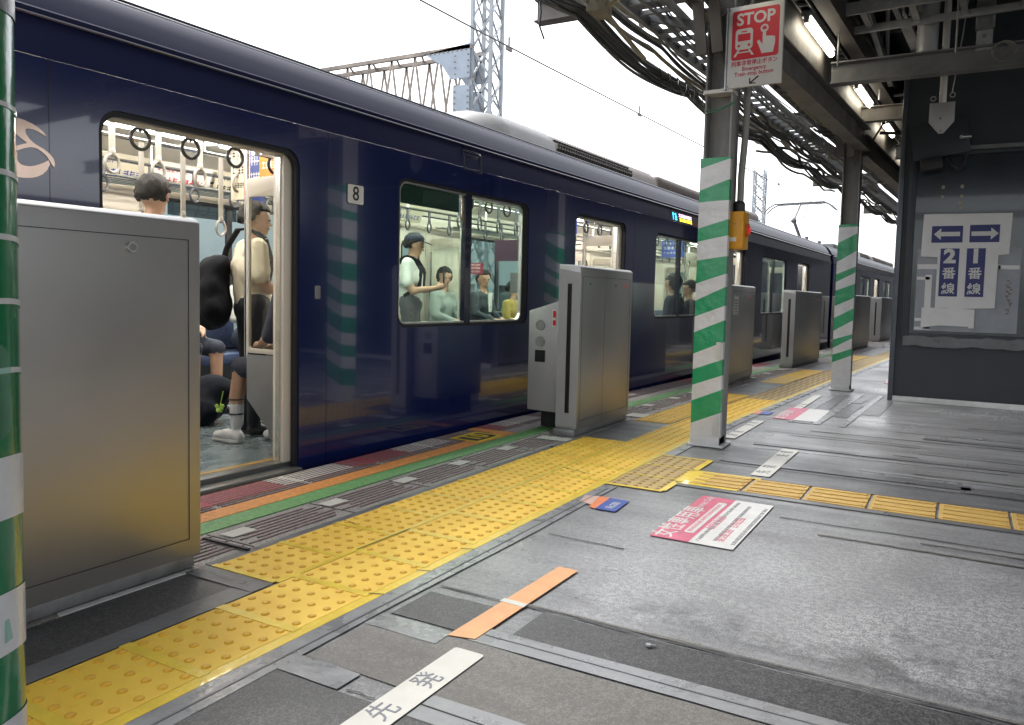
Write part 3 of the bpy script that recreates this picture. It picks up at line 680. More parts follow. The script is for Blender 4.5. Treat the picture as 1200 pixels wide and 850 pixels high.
# ---- details only on the nearest car
npl = MB(); npl.plate([rrect(.385,1.575,.535,1.70,.014,4)], .003, lambda a, b, d: (.0005+d, a, b)); npo = npl.build('number_plate', M['ink'], c1)
npl = MB(); npl.plate([rrect(.389,1.579,.531,1.696,.012,4)], .003, lambda a, b, d: (.0022+d, a, b)); npl.build('plate_face', M['white'], npo)
text('8', .125, M['ink'], npo, lambda x, y, z: (.0055+z, .46+x, 1.638+y), bold=.001)
vt = MB(); vt.plate([rrect(1.63,1.955,1.88,2.12,.02,4), rrect(1.65,1.975,1.86,2.10,.012,4)], .012, lambda a, b, d: (-.012+d-(b-1.98)*.10, a, b)); vt.plate([rrect(1.66,1.985,1.85,2.09,.01,4)], .008, lambda a, b, d: (-.012+d-(b-1.98)*.10, a, b)); vt.build('side_lamp_box', M['navy_dark'], c1, bev=.002)
for sj in (-1.42, .22, 3.28, 4.92, 8.03, 9.67, 12.9):
    q = MB(); q.box((.0004,sj,-.06),(.0012,sj+.004,1.975)); q.build('panel_joint', M['navy_dark'], c1)
for sj in (.12, 4.82, 9.57):
    q = MB(); q.plate([rrect(sj,.98,sj+.045,1.06,.008,3)], .003, lambda a, b, d: (.0005+d, a, b)); q.build('door_cock', M['galv_dark'], c1, bev=.001)
# emblem, curved strokes
def P2(pl): return pl
em = MB()
def px2(x, y): return (-1.55+(x-18)/46*.153, 1.70-(y-140)/69*.228)
up = [(10,137),(16,136.5),(27,138),(36,140.5),(43,143.5),(50,148.5),(54,154),(46,150.2),(38,147.8),(31,147.6),(28,149.5),(28.5,154),(32.5,160),(38,164.5),(44,167.5),(50,170),(57,174.5),(62,180),(63.8,186),(63,191.5),(60,188.5),(57.5,184),(53,178),(47,173.5),(41,170.5),(34,170.3),(27,172.5),(18,177),(10,184),(10,178),(18,171),(26,167.5),(30,166),(24,162),(17,157),(10,152)]
lo = [(10,184),(14,182),(18,178.5),(17.6,187),(19,191),(22,193.6),(27,194.6),(32.5,194.5),(38,193),(43,190.8),(50,187),(55.8,183.2),(57.8,188),(54,196),(48.7,202),(42,206),(35,208.5),(26,209.8),(17,210),(10,209)]
for L in (up, lo): em.plate([[px2(*p) for p in L]], .003, lambda a, b, d: (.0006+d, a, b))
em.build('emblem', M['copper'], c1)
# destination display and door lamp
dp = MB(); dp.box((-.004,6.05,2.0),(-.02,6.98,2.125)); Mx = None
dsp = MB(); dsp.plate([[(6.05,1.99),(7.05,1.99),(7.05,2.12),(6.05,2.12)]], .012, lambda a, b, d: (-.012+d-(b-1.98)*.14, a, b)); dpo = dsp.build('destination_display', M['slot'], c1)
for nm, colr, a, w_, b, h, n in (('cyan_letters',(.05,.6,1),6.12,.16,2.01,.09,2),('white_letters',(1,.5,.8),6.34,.5,2.062,.04,6),('yellow_letters',(1,.8,.05),6.36,.48,2.01,.04,6)):
    q = MB(); glyphs(q, a, b, w_, h, n, lambda p, z, d: (.003+d-(z-1.98)*.14, p, z), .001, n); q.build(nm, mat(nm, colr, .5, emis=colr, es=1.6), dpo)
dl = MB(); dl.ell((-.012,7.35,2.06), .03, .045, .04); dl.build('door_lamp', mat('red_lamp', (.8,.02,.05), .3, emis=(1,.03,.06), es=3), c1, smooth=True)
for s, z in ((-2.2,2.02),(8.0,2.05)): pass
# dark grab bar near the first window and diamond mark low on the side
dm = MB(); dm.plate([[(2.05,.53),(2.22,.40),(2.42,.41),(2.26,.52)]], .002, lambda a, b, d: (.0005+d, a, b))
bl = MB(); bl.box((-.048,.915,1.66),(-.056,1.645,1.785)); bl.tube([(-.056,.915,1.655),(-.056,1.645,1.655)], .010, 8); bl.build('canopy_reflection', mat('reflection_green', (.03,.06,.055), .7), c1)  # dark green box standing in for the canopy's reflection in the pane
# ---- cabin fittings (nearest car): benches, racks, poles, straps, posters
def bench(s0, s1, side):
    m_ = (1 if side == 'near' else -1); x0 = -.075 if side == 'near' else -WID+.075
    d = -m_
    b = MB(); b.box((x0,s0,.36),(x0+d*.46,s1,.46)); o = b.build('bench_seat', M['seatc'], c1, bev=.03)
    b = MB(); b.box((x0,s0,.47),(x0+d*.09,s1,.78)); b.build('backrest', M['seatc'], o, bev=.02)
    b = MB(); b.box((x0,s0+.02,.10),(x0+d*.30,s1-.02,.355)); b.build('heater_box', M['grey_panel'], o)
    r_ = MB(); 
    for k in range(4): r_.tube([(x0+d*(.08+.09*k),s0,1.86),(x0+d*(.08+.09*k),s1,1.86)], .008, 6)
    r_.tube([(x0+d*.42,s0,1.87),(x0+d*.42,s1,1.87)], .016, 8); r_.build('luggage_rack', M['steel_bright'], o, smooth=True)
SE = [(.08,3.42),(4.78,8.17),(9.53,13.2)]
for a, b in SE:
    for sd_ in ('near', 'far'): bench(a, b, sd_)
    for s in (a, b):
        for sd_ in (0, 1):
            x0 = -.08 if sd_ == 0 else -WID+.08; d = -1 if sd_ == 0 else 1
            pl = MB(); pl.plate([[(0,.12),(.18,.08),(.46,.34),(.46,.62),(0,.62)]], .022, lambda p, q, t, x0=x0, d=d, s=s: (x0+d*p, s-.011+t, q)); po = pl.build('seat_partition', M['grey_panel'], c1, bev=.003)
            pl = MB(); pl.plate([rrect(.0,.63,.47,1.715,.03,4), rrect(.035,.66,.44,1.60,.02,4)], .022, lambda p, q, t, x0=x0, d=d, s=s: (x0+d*p, s-.011+t, q)); pl.build('frame', M['cream'], po, bev=.004)
            pl = MB(); pl.box((x0+d*.036,s-.003,.662),(x0+d*.438,s+.003,1.598)); pl.build('glass', M['clear'], po)
            pl = MB(); pl.tube([(x0+d*.47,s,.60),(x0+d*.47,s,2.18)], .016, 10); pl.tube([(x0+d*.03,s-.035,.30),(x0+d*.03,s-.035,1.55)], .014, 8); pl.build('pole', M['steel_bright'], po, smooth=True)
# handrail tubes under the ceiling
for x, z in ((-.50,1.99),(-.50-1.8,1.99),(-1.15,2.04),(-1.65,2.04)):
    rl = MB(); rl.tube([(x,S0+.3,z),(x,S1-.3,z)], .014, 8)
    s = S0+.5
    while s < S1-.4: rl.tube([(x,s,z),(x,s,2.19)], .010, 6); s += 1.6
    rl.build('strap_rail', M['steel_bright'], c1, smooth=True)
strap_n = 0
def strap(x, s, z0, L, m, R=.055):
    st = MB(); st.box((x-.006,s-.018,z0-L),(x+.006,s+.018,z0+.02)); st.ell((x,s,z0-L+.01), .016, .022, .03); so = st.build('hand_strap', m, c1, smooth=True)
    rg_ = MB(); rg_.ring((x,s,z0-L-.058), R, .010, 'x', 22, 8, rot=0 if x > -1 else rad(15)); rg_.build('ring', m, so, smooth=True)
for i in range(15): strap(-.50, -.98+i*.31, 1.98, .10, M['strap_dark'])
for i in range(10): strap(-1.15, -1.05+i*.31, 2.03, .20, M['strap_light'])
for i in range(9): strap(-1.65, -.9+i*.33, 2.03, .48, M['strap_light'])
for i in range(20): strap(-2.30, -.2+i*.40, 1.98, .12, M['strap_dark'])
for i in range(12): strap(-.50, 4.0+i*.36, 1.98, .12, M['strap_dark'])
for i in range(12): strap(-1.15, 3.2+i*.36, 2.03, .22, M['strap_dark'])
for i in range(10): strap(-1.65, 8.3+i*.36, 2.03, .22, M['strap_dark'])
# hanging posters
def poster(x0, x1, s, z0, z1, m, pr, bars=None):
    q = MB(); q.box((x0,s-.002,z0),(x1,s+.002,z1)); o = q.build('hanging_poster', m, c1)
    if pr:
        q = MB(); w = x1-x0
        for k, (fa, fb, n) in enumerate(((.75,.16,4),(.48,.16,5),(.22,.10,6))): glyphs(q, x0+w*.1, z0+(z1-z0)*fa, w*.8, (z1-z0)*fb, n, lambda a, b, d: (a, s-.002-d, b), .0012, k)
        q.build('print', pr, o)
    return o
blue_po = mat('poster_blue', (.04,.08,.35), .5, var=.3, vscale=12); or_po = mat('poster_orange', (.80,.22,.04), .5); cr_po = mat('poster_cream', (.6,.55,.42), .5)
poster(-.98, -.74, .55, 1.72, 2.03, or_po, M['white']); poster(-1.22, -1.03, .50, 1.66, 2.03, cr_po, M['ink']); poster(-1.36, -1.20, .78, 1.62, 2.06, blue_po, M['white']); 
poster(-1.06, -1.0, .48, 1.66, 2.03, or_po, None)
poster(-.95, -.55, 4.6, 1.72, 2.03, blue_po, M['white']); poster(-1.6, -1.2, 5.6, 1.72, 2.0, blue_po, M['white']); poster(-1.4, -1.0, 9.4, 1.72, 2.0, blue_po, M['white'])
# advertising strips above the far windows
for i in range(9):
    s = -1.0+i*.62; q = MB(); q.plate([[(s,1.90),(s+.58,1.90),(s+.58,2.09),(s,2.09)]], .003, lambda a, b, d: (-WID+.085+(b-1.9)*.45+d, a, b)); o = q.build('advert_card', M['white'] if i % 2 else cr_po, c1)
    q = MB(); glyphs(q, s+.04, 1.93, .5, .05, 9, lambda a, b, d: (-WID+.089+(b-1.9)*.45+d, a, b), .001, i); glyphs(q, s+.04, 2.02, .3, .03, 7, lambda a, b, d: (-WID+.089+(b-1.9)*.45+d, a, b), .001, i+30); q.build('print', [M['sign_red'], M['ink'], M['blue']][i % 3], o)
# door notices and hanging screens seen through the window
for (x, s, z0, z1, w, m) in ((-1.35,4.45,1.42,1.66,.36,mat('maroon_screen',(.07,.035,.06),.3)),(-1.9,5.6,1.06,1.32,.24,M['grey_panel']),(-1.85,4.5,1.27,1.40,.24,mat('notice_red',(.30,.04,.07),.5)),(-2.1,3.3,1.40,1.60,.14,M['grey_panel'])):
    q = MB(); q.box((x-w/2,s-.01,z0),(x+w/2,s+.01,z1)); hso = q.build('hanging_screen', m, c1)
    if m.name == 'notice_red':
        q = MB()
        for k in range(3): glyphs(q, x-w*.4, z0+.02+k*.04, w*.8, .02, 9, lambda a, b, d: (a, s-.011-d, b), .001, k)
        q.build('print', M['white'], hso)

# ================================================================== platform gates
def gate(x, y0, y1, th, zt, label, detail=True, dots=True, sticker=False, seam=None, rz=0):
    """x: platform-side face; y0..y1 length"""
    L = y1-y0; t = thing('platform_gate', label, 'platform gate', (x-th/2, y0, 0), rz, 'platform screen gate housings')
    h = th/2
    b = MB(); b.plate([[(-h,.05),(h,.05),(h,zt-.012),(h-.022,zt+.004),(-h,zt+.01)]], L, lambda a, c, d: (a, d, c)); b.build('housing', [M['steel']], t, bev=.006)
    b = MB(); b.box((-h-.012,-.015,.004),(h-.012,L-.02,.049)); b.build('plinth', M['galv_dark'], t, bev=.004)
    # end face frame with slot
    b = MB(); b.plate([[(-h+.004,.07),(h-.004,.07),(h-.004,zt-.05),(-h+.004,zt-.02)],[(-.012,.17),(.024,.17),(.024,zt-.13),(-.012,zt-.13)]], .006, lambda a, c, d: (a, -.0065+d, c)); fo = b.build('end_frame', M['steel_front'], t)
    b = MB(); b.box((-.0115,-.003,.171),(.0235,-.001,zt-.131)); b.box((-.004,-.008,.18),(.002,-.001,zt-.14)); b.build('slot', M['slot'], fo)
    if detail:
        b = MB(); b.plate([rrect(.04,.115,L-.05,zt-.075,.004,2), rrect(.0425,.1175,L-.0525,zt-.0775,.004,2)], .001, lambda a, c, d: (h+.0006+d, a, c)); b.build('panel_joint', M['ink'], t)
    if seam:
        b = MB(); b.box((h+.0005,seam,.08),(h+.0016,seam+.003,zt-.06)); b.build('seam', M['galv_dark'], t)
    if dots:
        for k, fr in enumerate((.16,.42,.64,.86)):
            b = MB(); b.tube([(h-.002,L*fr,zt-.13),(h+.006,L*fr,zt-.13)], .009, 12); b.build('status_lamp', M['red_lens'] if k == 3 else M['steel_bright'], t, smooth=True)
    if sticker:
        b = MB(); b.box((h+.0005,.62,.86),(h+.002,.86,1.09)); so = b.build('sticker', M['paper'], t)
        b = MB(); [glyphs(b, .65, .88+k*.035, .18, .02, 6, lambda a, c, d: (h+.0022+d, a, c), .0006, k) for k in range(5)]; b.build('print', M['ink'], so)
    return t
g1 = gate(-2.40, -.1, 1.935, .22, 1.275, 'nearest and largest grey steel gate housing at the left with a round lock', dots=False)
b = MB(); b.tube([(.108,1.76,1.16),(.122,1.76,1.16)], .018, 16); lk = b.build('lock', M['steel_bright'], g1, smooth=True)
b = MB(); b.tube([(.1215,1.76,1.16),(.1235,1.76,1.16)], .012, 14); b.box((.1236,1.758,1.15),(.1245,1.762,1.17)); b.build('keyhole', M['galv_dark'], lk, smooth=True)
b = MB(); b.plate([[(.0,1.50),(.03,1.49),(.035,1.98),(.012,1.97)]], .003, lambda a, c, d: (.105+a, c, .004+d)); b.build('sealant', M['tape_white'], g1)
g2 = gate(-2.41, 5.24, 6.28, .175, 1.255, 'second gate housing with a slotted end and four lamps along its top', seam=.46)
# side box with sensors on the track side
t = thing('sensor_box', 'slim grey box with two round sensors and a black square beside the slotted gate housing', 'sensor box', (-2.86,5.30,0))
b = MB(); b.plate([[(0,.16),(.255,.155),(.255,.995),(0,.915)]], .62, lambda a, c, d: (a, d, c)); b.build('housing', M['steel_front'], t, bev=.006)
for z in (.81, .685):
    b = MB(); b.ring((.10,-.001,z), .036, .004, 'y', 24, 6); b.disc((.10,-.001,z), .034, .006, 'y', 24); b.build('round_sensor', M['galv_dark'], t, smooth=True)
b = MB(); b.box((.06,-.004,.53),(.145,.0,.62)); b.build('square_window', M['slot'], t)
b = MB(); b.box((.20,-.004,.80),(.235,.0,.93)); so = b.build('sticker', M['paper'], t); b = MB(); b.box((.206,-.0055,.81),(.230,-.004,.85)); b.box((.206,-.0055,.87),(.230,-.004,.92)); b.build('print', M['sign_red'], so)
b = MB(); b.box((.02,.2,.004),(.23,.5,.155)); b.build('foot', M['under'], t)
g3 = gate(-2.39, 9.0, 10.75, .21, 1.215, 'third gate housing behind the middle striped post, with a white notice', sticker=True)
g4 = gate(-2.22, 12.75, 14.75, .19, 1.20, 'fourth gate housing between the two striped posts, yellow reflected in its side', rz=-.045)
g5 = gate(-2.05, 17.3, 20.6, .2, 1.20, 'fifth gate housing just behind the far striped post', rz=-.05, seam=1.7)
g6 = gate(-1.86, 23.4, 25.6, .3, 1.20, 'farthest gate housing beside the dark wall corner', rz=-.05)
# bracket arm behind the far gate
# ================================================================== posts
def post(x, y, h, label, Lz, Rz, cols, tape_top, base_white=True):
    """H column: flanges face +-x, web in between; Lz/Rz stripe boundaries on the left/right edge"""
    t = thing('support_post', label, 'post', (x,y,0), 0, 'striped roof posts along the yellow paving')
    w, d = .19, .19
    b = MB(); b.box((-w/2,-d/2,0),(-w/2+.014,d/2,h)); b.box((w/2-.014,-d/2,0),(w/2,d/2,h)); b.box((-w/2+.014,-.006,0),(w/2-.014,.006,h)); b.build('column', M['postgrey'], t, bev=.002)
    b = MB(); b.box((-w/2-.03,-d/2-.03,.0045),(w/2+.03,d/2+.03,.02)); b.box((-w/2-.012,-d/2-.014,.02),(w/2-.0,d/2-.05,.075)); b.build('base_wrap', M['paper_tape'], t, bev=.003)
    # wrap: front sheet + left side, in bands
    rgx = random.Random(int(y*10))
    y0 = -d/2-.012; xl = -w/2-.012; xr = w/2+.004
    tw = MB()
    N = 5
    for i in range(len(Lz)-1):
        def pt(k, top):
            fr_ = k/N; zl = Lz[i+(0 if top else 1)]; zr = Rz[i+(0 if top else 1)]
            return (xl+(xr-xl)*fr_, y0-.004*math.sin(fr_*math.pi), zl+(zr-zl)*fr_)
        vs = []; 
        for k in range(N+1): vs += [pt(k, True), pt(k, False)]
        zl0, zl1 = Lz[i], Lz[i+1]
        vs += [(xl-.002,d/2-.02,zl0-.02),(xl-.002,d/2-.02,zl1-.02)]
        fs = [(2*k,2*k+2,2*k+3,2*k+1) for k in range(N)]+[(0,1,2*N+3,2*N+2)]
        zr0, zr1 = Rz[i], Rz[i+1]
        n0 = len(vs); vs += [(xr,y0+.05,zr0+.0),(xr,y0+.05,zr1+.0)]
        fs += [(2*N, n0, n0+1, 2*N+1)]
        tw.add(vs, fs, cols[i])
    o = tw.build('tape_wrap', [M['tape_white'], M['tape_green']], t)
    sm = o.modifiers.new('thick', 'SOLIDIFY'); sm.thickness = .003
    return t
P1L = [2.0,1.78,1.70,1.52,1.43,1.30,1.14,1.02,.91,.80,.65,.54,.43,.32,.16,.07]
P1R = [1.99,1.85,1.71,1.58,1.47,1.33,1.21,1.12,.99,.89,.74,.62,.51,.41,.25,.07]
# white, green, ... starting with the pale top
p1 = post(-1.51, 5.54, 3.30, 'middle post in green and white striped tape, carrying the stop sign', [2.0,1.93]+P1L[1:], [2.0,1.99]+P1R[1:], [1]+[0,1]*7+[0], 2.0)
P2L = [1.93,1.90,1.72,1.50,1.36,1.27,1.17,.99,.85,.70,.60,.50,.42,.33,.13,.07]
P2R = [1.94,1.91,1.83,1.63,1.45,1.38,1.25,1.09,.97,.83,.67,.62,.50,.42,.24,.07]
p2 = post(-1.18, 10.0, 3.15, 'far post in green and white striped tape next to the dark wall', P2L, P2R, [1,0,1,0,1,0,1,0,1,0,1,0,1,0,0], 1.93)
# small notices taped on the middle post
b = MB(); b.box((.055,-.117,.62),(.088,-.115,.74)); b.build('paper_note', M['paper'], p1)
b = MB(); b.box((.05,-.118,.09),(.085,-.116,.22)); b.build('paper_note', M['paper'], p1)
b = MB(); b.box((-.10,-.125,2.43),(.10,.02,2.455)); b.build('white_band', M['white'], p1)
b = MB(); b.tube([(-.1,-.11,2.30),(.0,-.12,2.31),(.12,-.11,2.36)], .004, 5); b.tube([(-.1,-.11,2.33),(.0,-.12,2.315),(.12,-.11,2.37)], .003, 5); b.build('wire_tie', mat('green_wire', (.03,.16,.10), .5), p1, smooth=True)
# near post, round, close to the camera
t = thing('support_post', 'very close round post wrapped in green tape at the left edge of the view', 'post', (-1.535,.70,0), 0, 'striped roof posts along the yellow paving')
b = MB(); b.tube([(0,0,0),(0,0,3.3)], .105, 32); b.build('column', M['postgrey'], t, smooth=True)
def helix(mb, zc, hw, R, slope, a0=0, a1=2*math.pi, n=48, z2=None):
    vs = []
    for i in range(n+1):
        a = a0+(a1-a0)*i/n; s = slope*math.cos(a-rad(25)); rr_ = R
        vs += [(rr_*math.cos(a), rr_*math.sin(a), zc-hw+s), (rr_*math.cos(a), rr_*math.sin(a), zc+hw+s)]
    mb.add(vs, [(2*i,2*i+2,2*i+3,2*i+1) for i in range(n)])
b = MB(); b.tube([(0,0,0),(0,0,1.50)], .1155, 48); b.build('green_wrap', mat('dark_green_tape', (.008,.17,.06), .22, bump=.4, bscale=14, coat=.6, var=.1, vscale=8), t, smooth=True)
b = MB()
for zc, hw in ((.64,.055),(.40,.055),(.17,.055),(1.30,.004),(1.185,.005),(1.075,.005),(.965,.005),(.845,.005)): helix(b, zc, hw, .1175, .035)
b.build('white_wrap', M['tape_white'], t, smooth=True)
b = MB(); helix(b, 1.53, .04, .1175, .0); b.build('grey_wrap', M['tape_grey'], t, smooth=True)
b = MB(); b.plate([[(0,0),(.035,.02),(.028,.09),(.03,.15),(.0,.17)]], .002, lambda a, c, d: (.1165*math.cos(rad(18))+a*.4, .1165*math.sin(rad(18))+a*.4+d, .76+c)); b.build('loose_tape', M['tape_clear'], t); b = MB(); b.plate([[(0,0),(.022,.01),(.012,.045),(0,.04)]], .002, lambda a, c, d: (.1165*math.cos(rad(18))+a*.4, .1165*math.sin(rad(18))+a*.4+d, .40+c)); b.build('loose_tape', M['tape_clear'], t)
# emergency button box on the middle post
t = thing('emergency_button', 'yellow emergency stop button box on the right side of the middle post', 'emergency button', (-1.38,5.60,1.385))
b = MB(); b.box((-.045,-.09,0),(.055,.07,.255)); b.build('case', M['button'], t, bev=.006)
b = MB(); b.tube([(.055,-.01,.13),(.075,-.01,.13)], .045, 20); b.build('guard_ring', mat('orange_ring', (.55,.13,.02), .4), t, smooth=True)
b = MB(); b.tube([(.07,-.01,.13),(.082,-.01,.13)], .025, 18); b.build('button', M['red_lens'], t, smooth=True)
b = MB(); b.box((-.04,-.0925,.05),(.01,-.0905,.078)); b.build('sticker', M['white'], t)
b = MB(); b.disc((-.0,-.0925,.17), .006, .004, 'y', 10); b.build('screw', M['galv_dark'], t)
b = MB(); b.tube([(0,0,.25),(0,0,.31)], .04, 16); b.ell((0,0,.31), .04,.04,.03); b.build('cap', M['black'], t, smooth=True)
# conduit beside the post
t = thing('conduit_pipe', 'grey conduit running up the middle post above the yellow button box', 'conduit', (-1.375,5.60,1.70))
b = MB(); b.tube([(0,0,0),(.0,0,.2),(.012,0,.4),(.02,0,.6),(.015,0,1.5)], .024, 12); b.build('pipe', mat('conduit_grey', (.24,.235,.22), .5, var=.1, vscale=6), t, smooth=True)
# STOP sign
t = thing('stop_sign', 'white and red STOP sign with train and hand symbols on the middle post', 'sign', (-1.27,5.40,2.71))
w, h = .36, .53
Rs = Matrix.Rotation(rad(-4),3,'Z')
def SF(a, c, d): v = Rs@Vector((a, -.012-d, c)); return tuple(v)
b = MB(); b.box((-w/2,-.012,-h/2),(w/2,.012,h/2)); o = b.build('board', M['sign_white'], t, bev=.003); o.rotation_euler = (0,0,rad(-4))
b = MB(); b.plate([rrect(-.155,-.085,.155,.235,.018,5)], .0015, SF); red = b.build('red_panel', M['sign_red'], t)
def SF2(a, c, d): return SF(a, c, d+.0016)
text('STOP', .105, M['sign_white'], t, lambda x, y, z: SF2(x, y+.172, z), bold=.003, xs=1.0)
b = MB()   # train symbol
cx = -.072
b.plate([rrect(cx-.058,-.02,cx+.058,.115,.022,5), rrect(cx-.042,.035,cx+.042,.082,.004,2), [(cx-.02,.092),(cx+.02,.092),(cx+.02,.100),(cx-.02,.100)]], .0012, SF2)
for sgn in (-1, 1):
    b.plate([[(cx+sgn*.028,-.022),(cx+sgn*.042,-.022),(cx+sgn*.068,-.062),(cx+sgn*.052,-.062)]], .0012, SF2)
b.plate([[(cx-.045,-.042),(cx+.045,-.042),(cx+.045,-.034),(cx-.045,-.034)]], .0012, SF2)
b.build('train_symbol', M['sign_white'], red)
b = MB()
for sgn in (-1, 1): b.plate([[(cx+sgn*.034+.009*math.cos(q*math.pi/5), .006+.009*math.sin(q*math.pi/5)) for q in range(10)]], .0022, SF2)
b.build('symbol_lamps', M['sign_red'], red)
b = MB(); cx = .078
b.plate([[(cx-.028,.05),(cx-.028,-.005),(cx-.05,.028),(cx-.064,.02),(cx-.03,-.062),(cx+.042,-.062),(cx+.054,.0),(cx+.052,.036),(cx+.034,.041),(cx+.014,.044),(cx-.006,.046),(cx-.008,.085),(cx-.018,.092),(cx-.028,.085)][::-1]], .0012, SF2)
b.plate([[(cx-.018+.026*math.cos(q*math.pi/8), .098+.026*math.sin(q*math.pi/8)) for q in range(16)], [(cx-.018+.015*math.cos(q*math.pi/8), .098+.015*math.sin(q*math.pi/8)) for q in range(16)]], .0012, SF2)
b.build('hand_symbol', M['sign_white'], red)
text('列車非常停止ボタン', .036, mat('sign_red_ink', (.45,.02,.06), .5), t, lambda x, y, z: SF(x, y-.112, z), xs=.95, bold=.0006)
text('Emergency', .036, bpy.data.materials['sign_red_ink'], t, lambda x, y, z: SF(x, y-.148, z), bold=.0006)
text('Train stop button', .036, bpy.data.materials['sign_red_ink'], t, lambda x, y, z: SF(x, y-.180, z), bold=.0006)
b = MB(); c0 = (.0,-.228)
b.plate([[(-.028,-.25),(-.028,-.212),(-.02,-.212),(-.02,-.236),(.03,-.200),(.036,-.208),(-.012,-.243),(.014,-.243),(.014,-.25)]], .0012, SF); b.build('arrow', M['ink'], t)
b = MB(); b.tube([(-.17,0,.25),(-.24,.06,.25)], .008, 8); b.tube([(-.17,0,-.25),(-.24,.06,-.25)], .008, 8); b.tube([(-.19,.012,-.27),(-.19,.012,.27)], .010, 8); b.build('bracket', M['galv'], t, smooth=True)

# ================================================================== dark wall block
t = thing('stair_enclosure', 'dark slate clad wall block with covered notice board and skirting', 'wall', (-.64,9.3,0))
b = MB(); b.box((.05,.03,.05),(4.2,7,4.05)); b.build('wall', M['wall'], t); b = MB(); b.box((.35,7.01,.0),(4.2,14,4.05)); b.box((.9,14,.0),(4.2,26,4.05)); b.box((1.6,26,.0),(4.2,75,4.05)); b.build('unseen_sky_blocker', mat('matt_sky_blocker', (.02,.022,.026), .9, spec=.05), t)  # rear boxes are unseen, added to keep bright sky out of the train's reflections
b = MB(); b.box((-.0,-.0,.0),(.05,.10,3.6)); b.build('corner_trim', M['wall_trim'], t, bev=.005)
b = MB(); b.box((.05,-.002,.0),(4.2,.03,.055)); b.build('skirting', M['alu'], t)
b = MB(); b.box((.10,-.02,.66),(.17,.029,2.60)); b.box((1.28,-.02,.66),(1.35,.029,2.60)); b.box((.17,-.018,.66),(1.28,.029,.73)); b.box((.17,-.018,2.56),(1.28,.029,2.60)); b.build('board_frame', M['wall'], t, bev=.004)
b = MB(); b.box((.171,.0,.731),(1.279,.028,2.559)); b.build('notice_board', M['wall_glass'], t)
b = MB(); b.box((.215,-.006,.76),(1.13,-.001,1.61)); bo = b.build('old_map', M['wall_panel'], t)
b = MB()
for a in ((.22,1.40,.96,1.45),(.22,.86,.34,.89),(.30,.78,.36,1.34),(.22,1.29,.34,1.32),(.94,1.40,1.12,1.44),(.22,.77,.36,.80)): b.box((a[0],-.0085,a[1]),(a[2],-.006,a[3]))
b.build('masking_strip', M['paper_tape'], bo)
rs = random.Random(3); b = MB()
for k in range(16):
    z = 1.28-k*.022; x = 1.03+rs.uniform(-.02,.03); b.box((x,-.0085,z),(x+rs.uniform(.01,.035),-.006,z+rs.uniform(.006,.02)))
b.build('glue_marks', mat('glue', (.16,.11,.09), .6), bo)
b = MB()
for x, z in ((.40,2.22),(.40,2.12),(.57,2.22),(.57,2.12),(.56,2.05),(.57,2.01),(1.12,2.10)): b.box((x,-.004,z),(x+.028,-.001,z+.034))
b.build('glue_patch', mat('glue_pale', (.30,.27,.22), .6), bo)
b = MB(); b.box((.0505,-.006,.62),(.40,-.001,.645)); b.build('tape_edge', mat('blue_tape', (.05,.25,.45), .4), t) if False else None
b = MB(); b.plate([wob(.12,1.4,.60,.70,.012,20,44)], .003, lambda a, c, d: (a, -.024-d, c)); b.build('film_strip', M['tape_grey2'], t)
b = MB(); b.box((.15,-.03,2.60),(4.2,.029,2.64)); b.build('ledge', M['beam_grey'], t)
# paper sign: arrows and track numbers
t = thing('track_number_sign', 'blue and white taped-up paper sign with two arrows over the numbers 2 and 1', 'sign', (-.0,9.285,0))
def F9(a, c, d): return (a, -.002-d, c)
b = MB()
b.plate([[(-.395,1.53),(-.23,1.52),(-.235,1.0),(-.12,1.005),(-.12,.99),(.29,1.01),(.295,1.54),(.385,1.55),(.395,1.955),(-.385,1.965)]], .004, F9); bk = b.build('paper_backing', M['paper_tape'], t)
b = MB(); b.plate([[(-.36,1.0),(-.235,1.0),(-.12,1.0),(.12,.99),(.12,.80),(.07,.80),(.07,.815),(-.20,.82),(-.36,.79)]], .003, F9); b.build('lower_paper', M['paper_tape'], t)
def F9b(a, c, d): return (a, -.0065-d, c)
b = MB()
b.plate([[(-.305,1.67),(-.025,1.67),(-.025,1.84),(-.305,1.84)]], .001, F9b); b.plate([[(.035,1.67),(.295,1.67),(.295,1.845),(.035,1.845)]], .001, F9b)
b.plate([[(-.215,1.12),(-.045,1.12),(-.045,1.61),(-.215,1.61)]], .001, F9b); b.plate([[(.02,1.12),(.185,1.12),(.185,1.61),(.02,1.61)]], .001, F9b)
b.build('blue_panel', M['sign_blue'], t)
def F9c(a, c, d): return (a, -.0077-d, c)
for sg, c0 in ((-1,-.165),(1,.165)):
    b = MB(); z = 1.757
    P = [(-.115,-.022),(.055,-.022),(.055,-.06),(.12,0),(.055,.06),(.055,.022),(-.115,.022)]
    b.plate([[(c0+sg*a, z+c) for a, c in P]], .001, F9c); b.build('arrow', M['paper'], t)
for ch, cx in (('2',-.13),('1',.10)):
    text(ch, .19, M['paper'], t, lambda x, y, z, cx=cx: F9c(cx+x, 1.525+y, z), bold=.009, xs=1.1)
    text('番', .125, M['paper'], t, lambda x, y, z, cx=cx: F9c(cx+x, 1.35+y, z), bold=.002)
    text('線', .125, M['paper'], t, lambda x, y, z, cx=cx: F9c(cx+x, 1.19+y, z), bold=.002)
b = MB(); b.plate([[(-.24,.99),(-.215,.99),(-.215,1.62),(-.24,1.62)]], .001, F9b); b.plate([[(-.045,.99),(.02,.99),(.02,1.62),(-.045,1.62)]], .0015, F9b); b.build('masking_strip', M['paper_tape'], t)

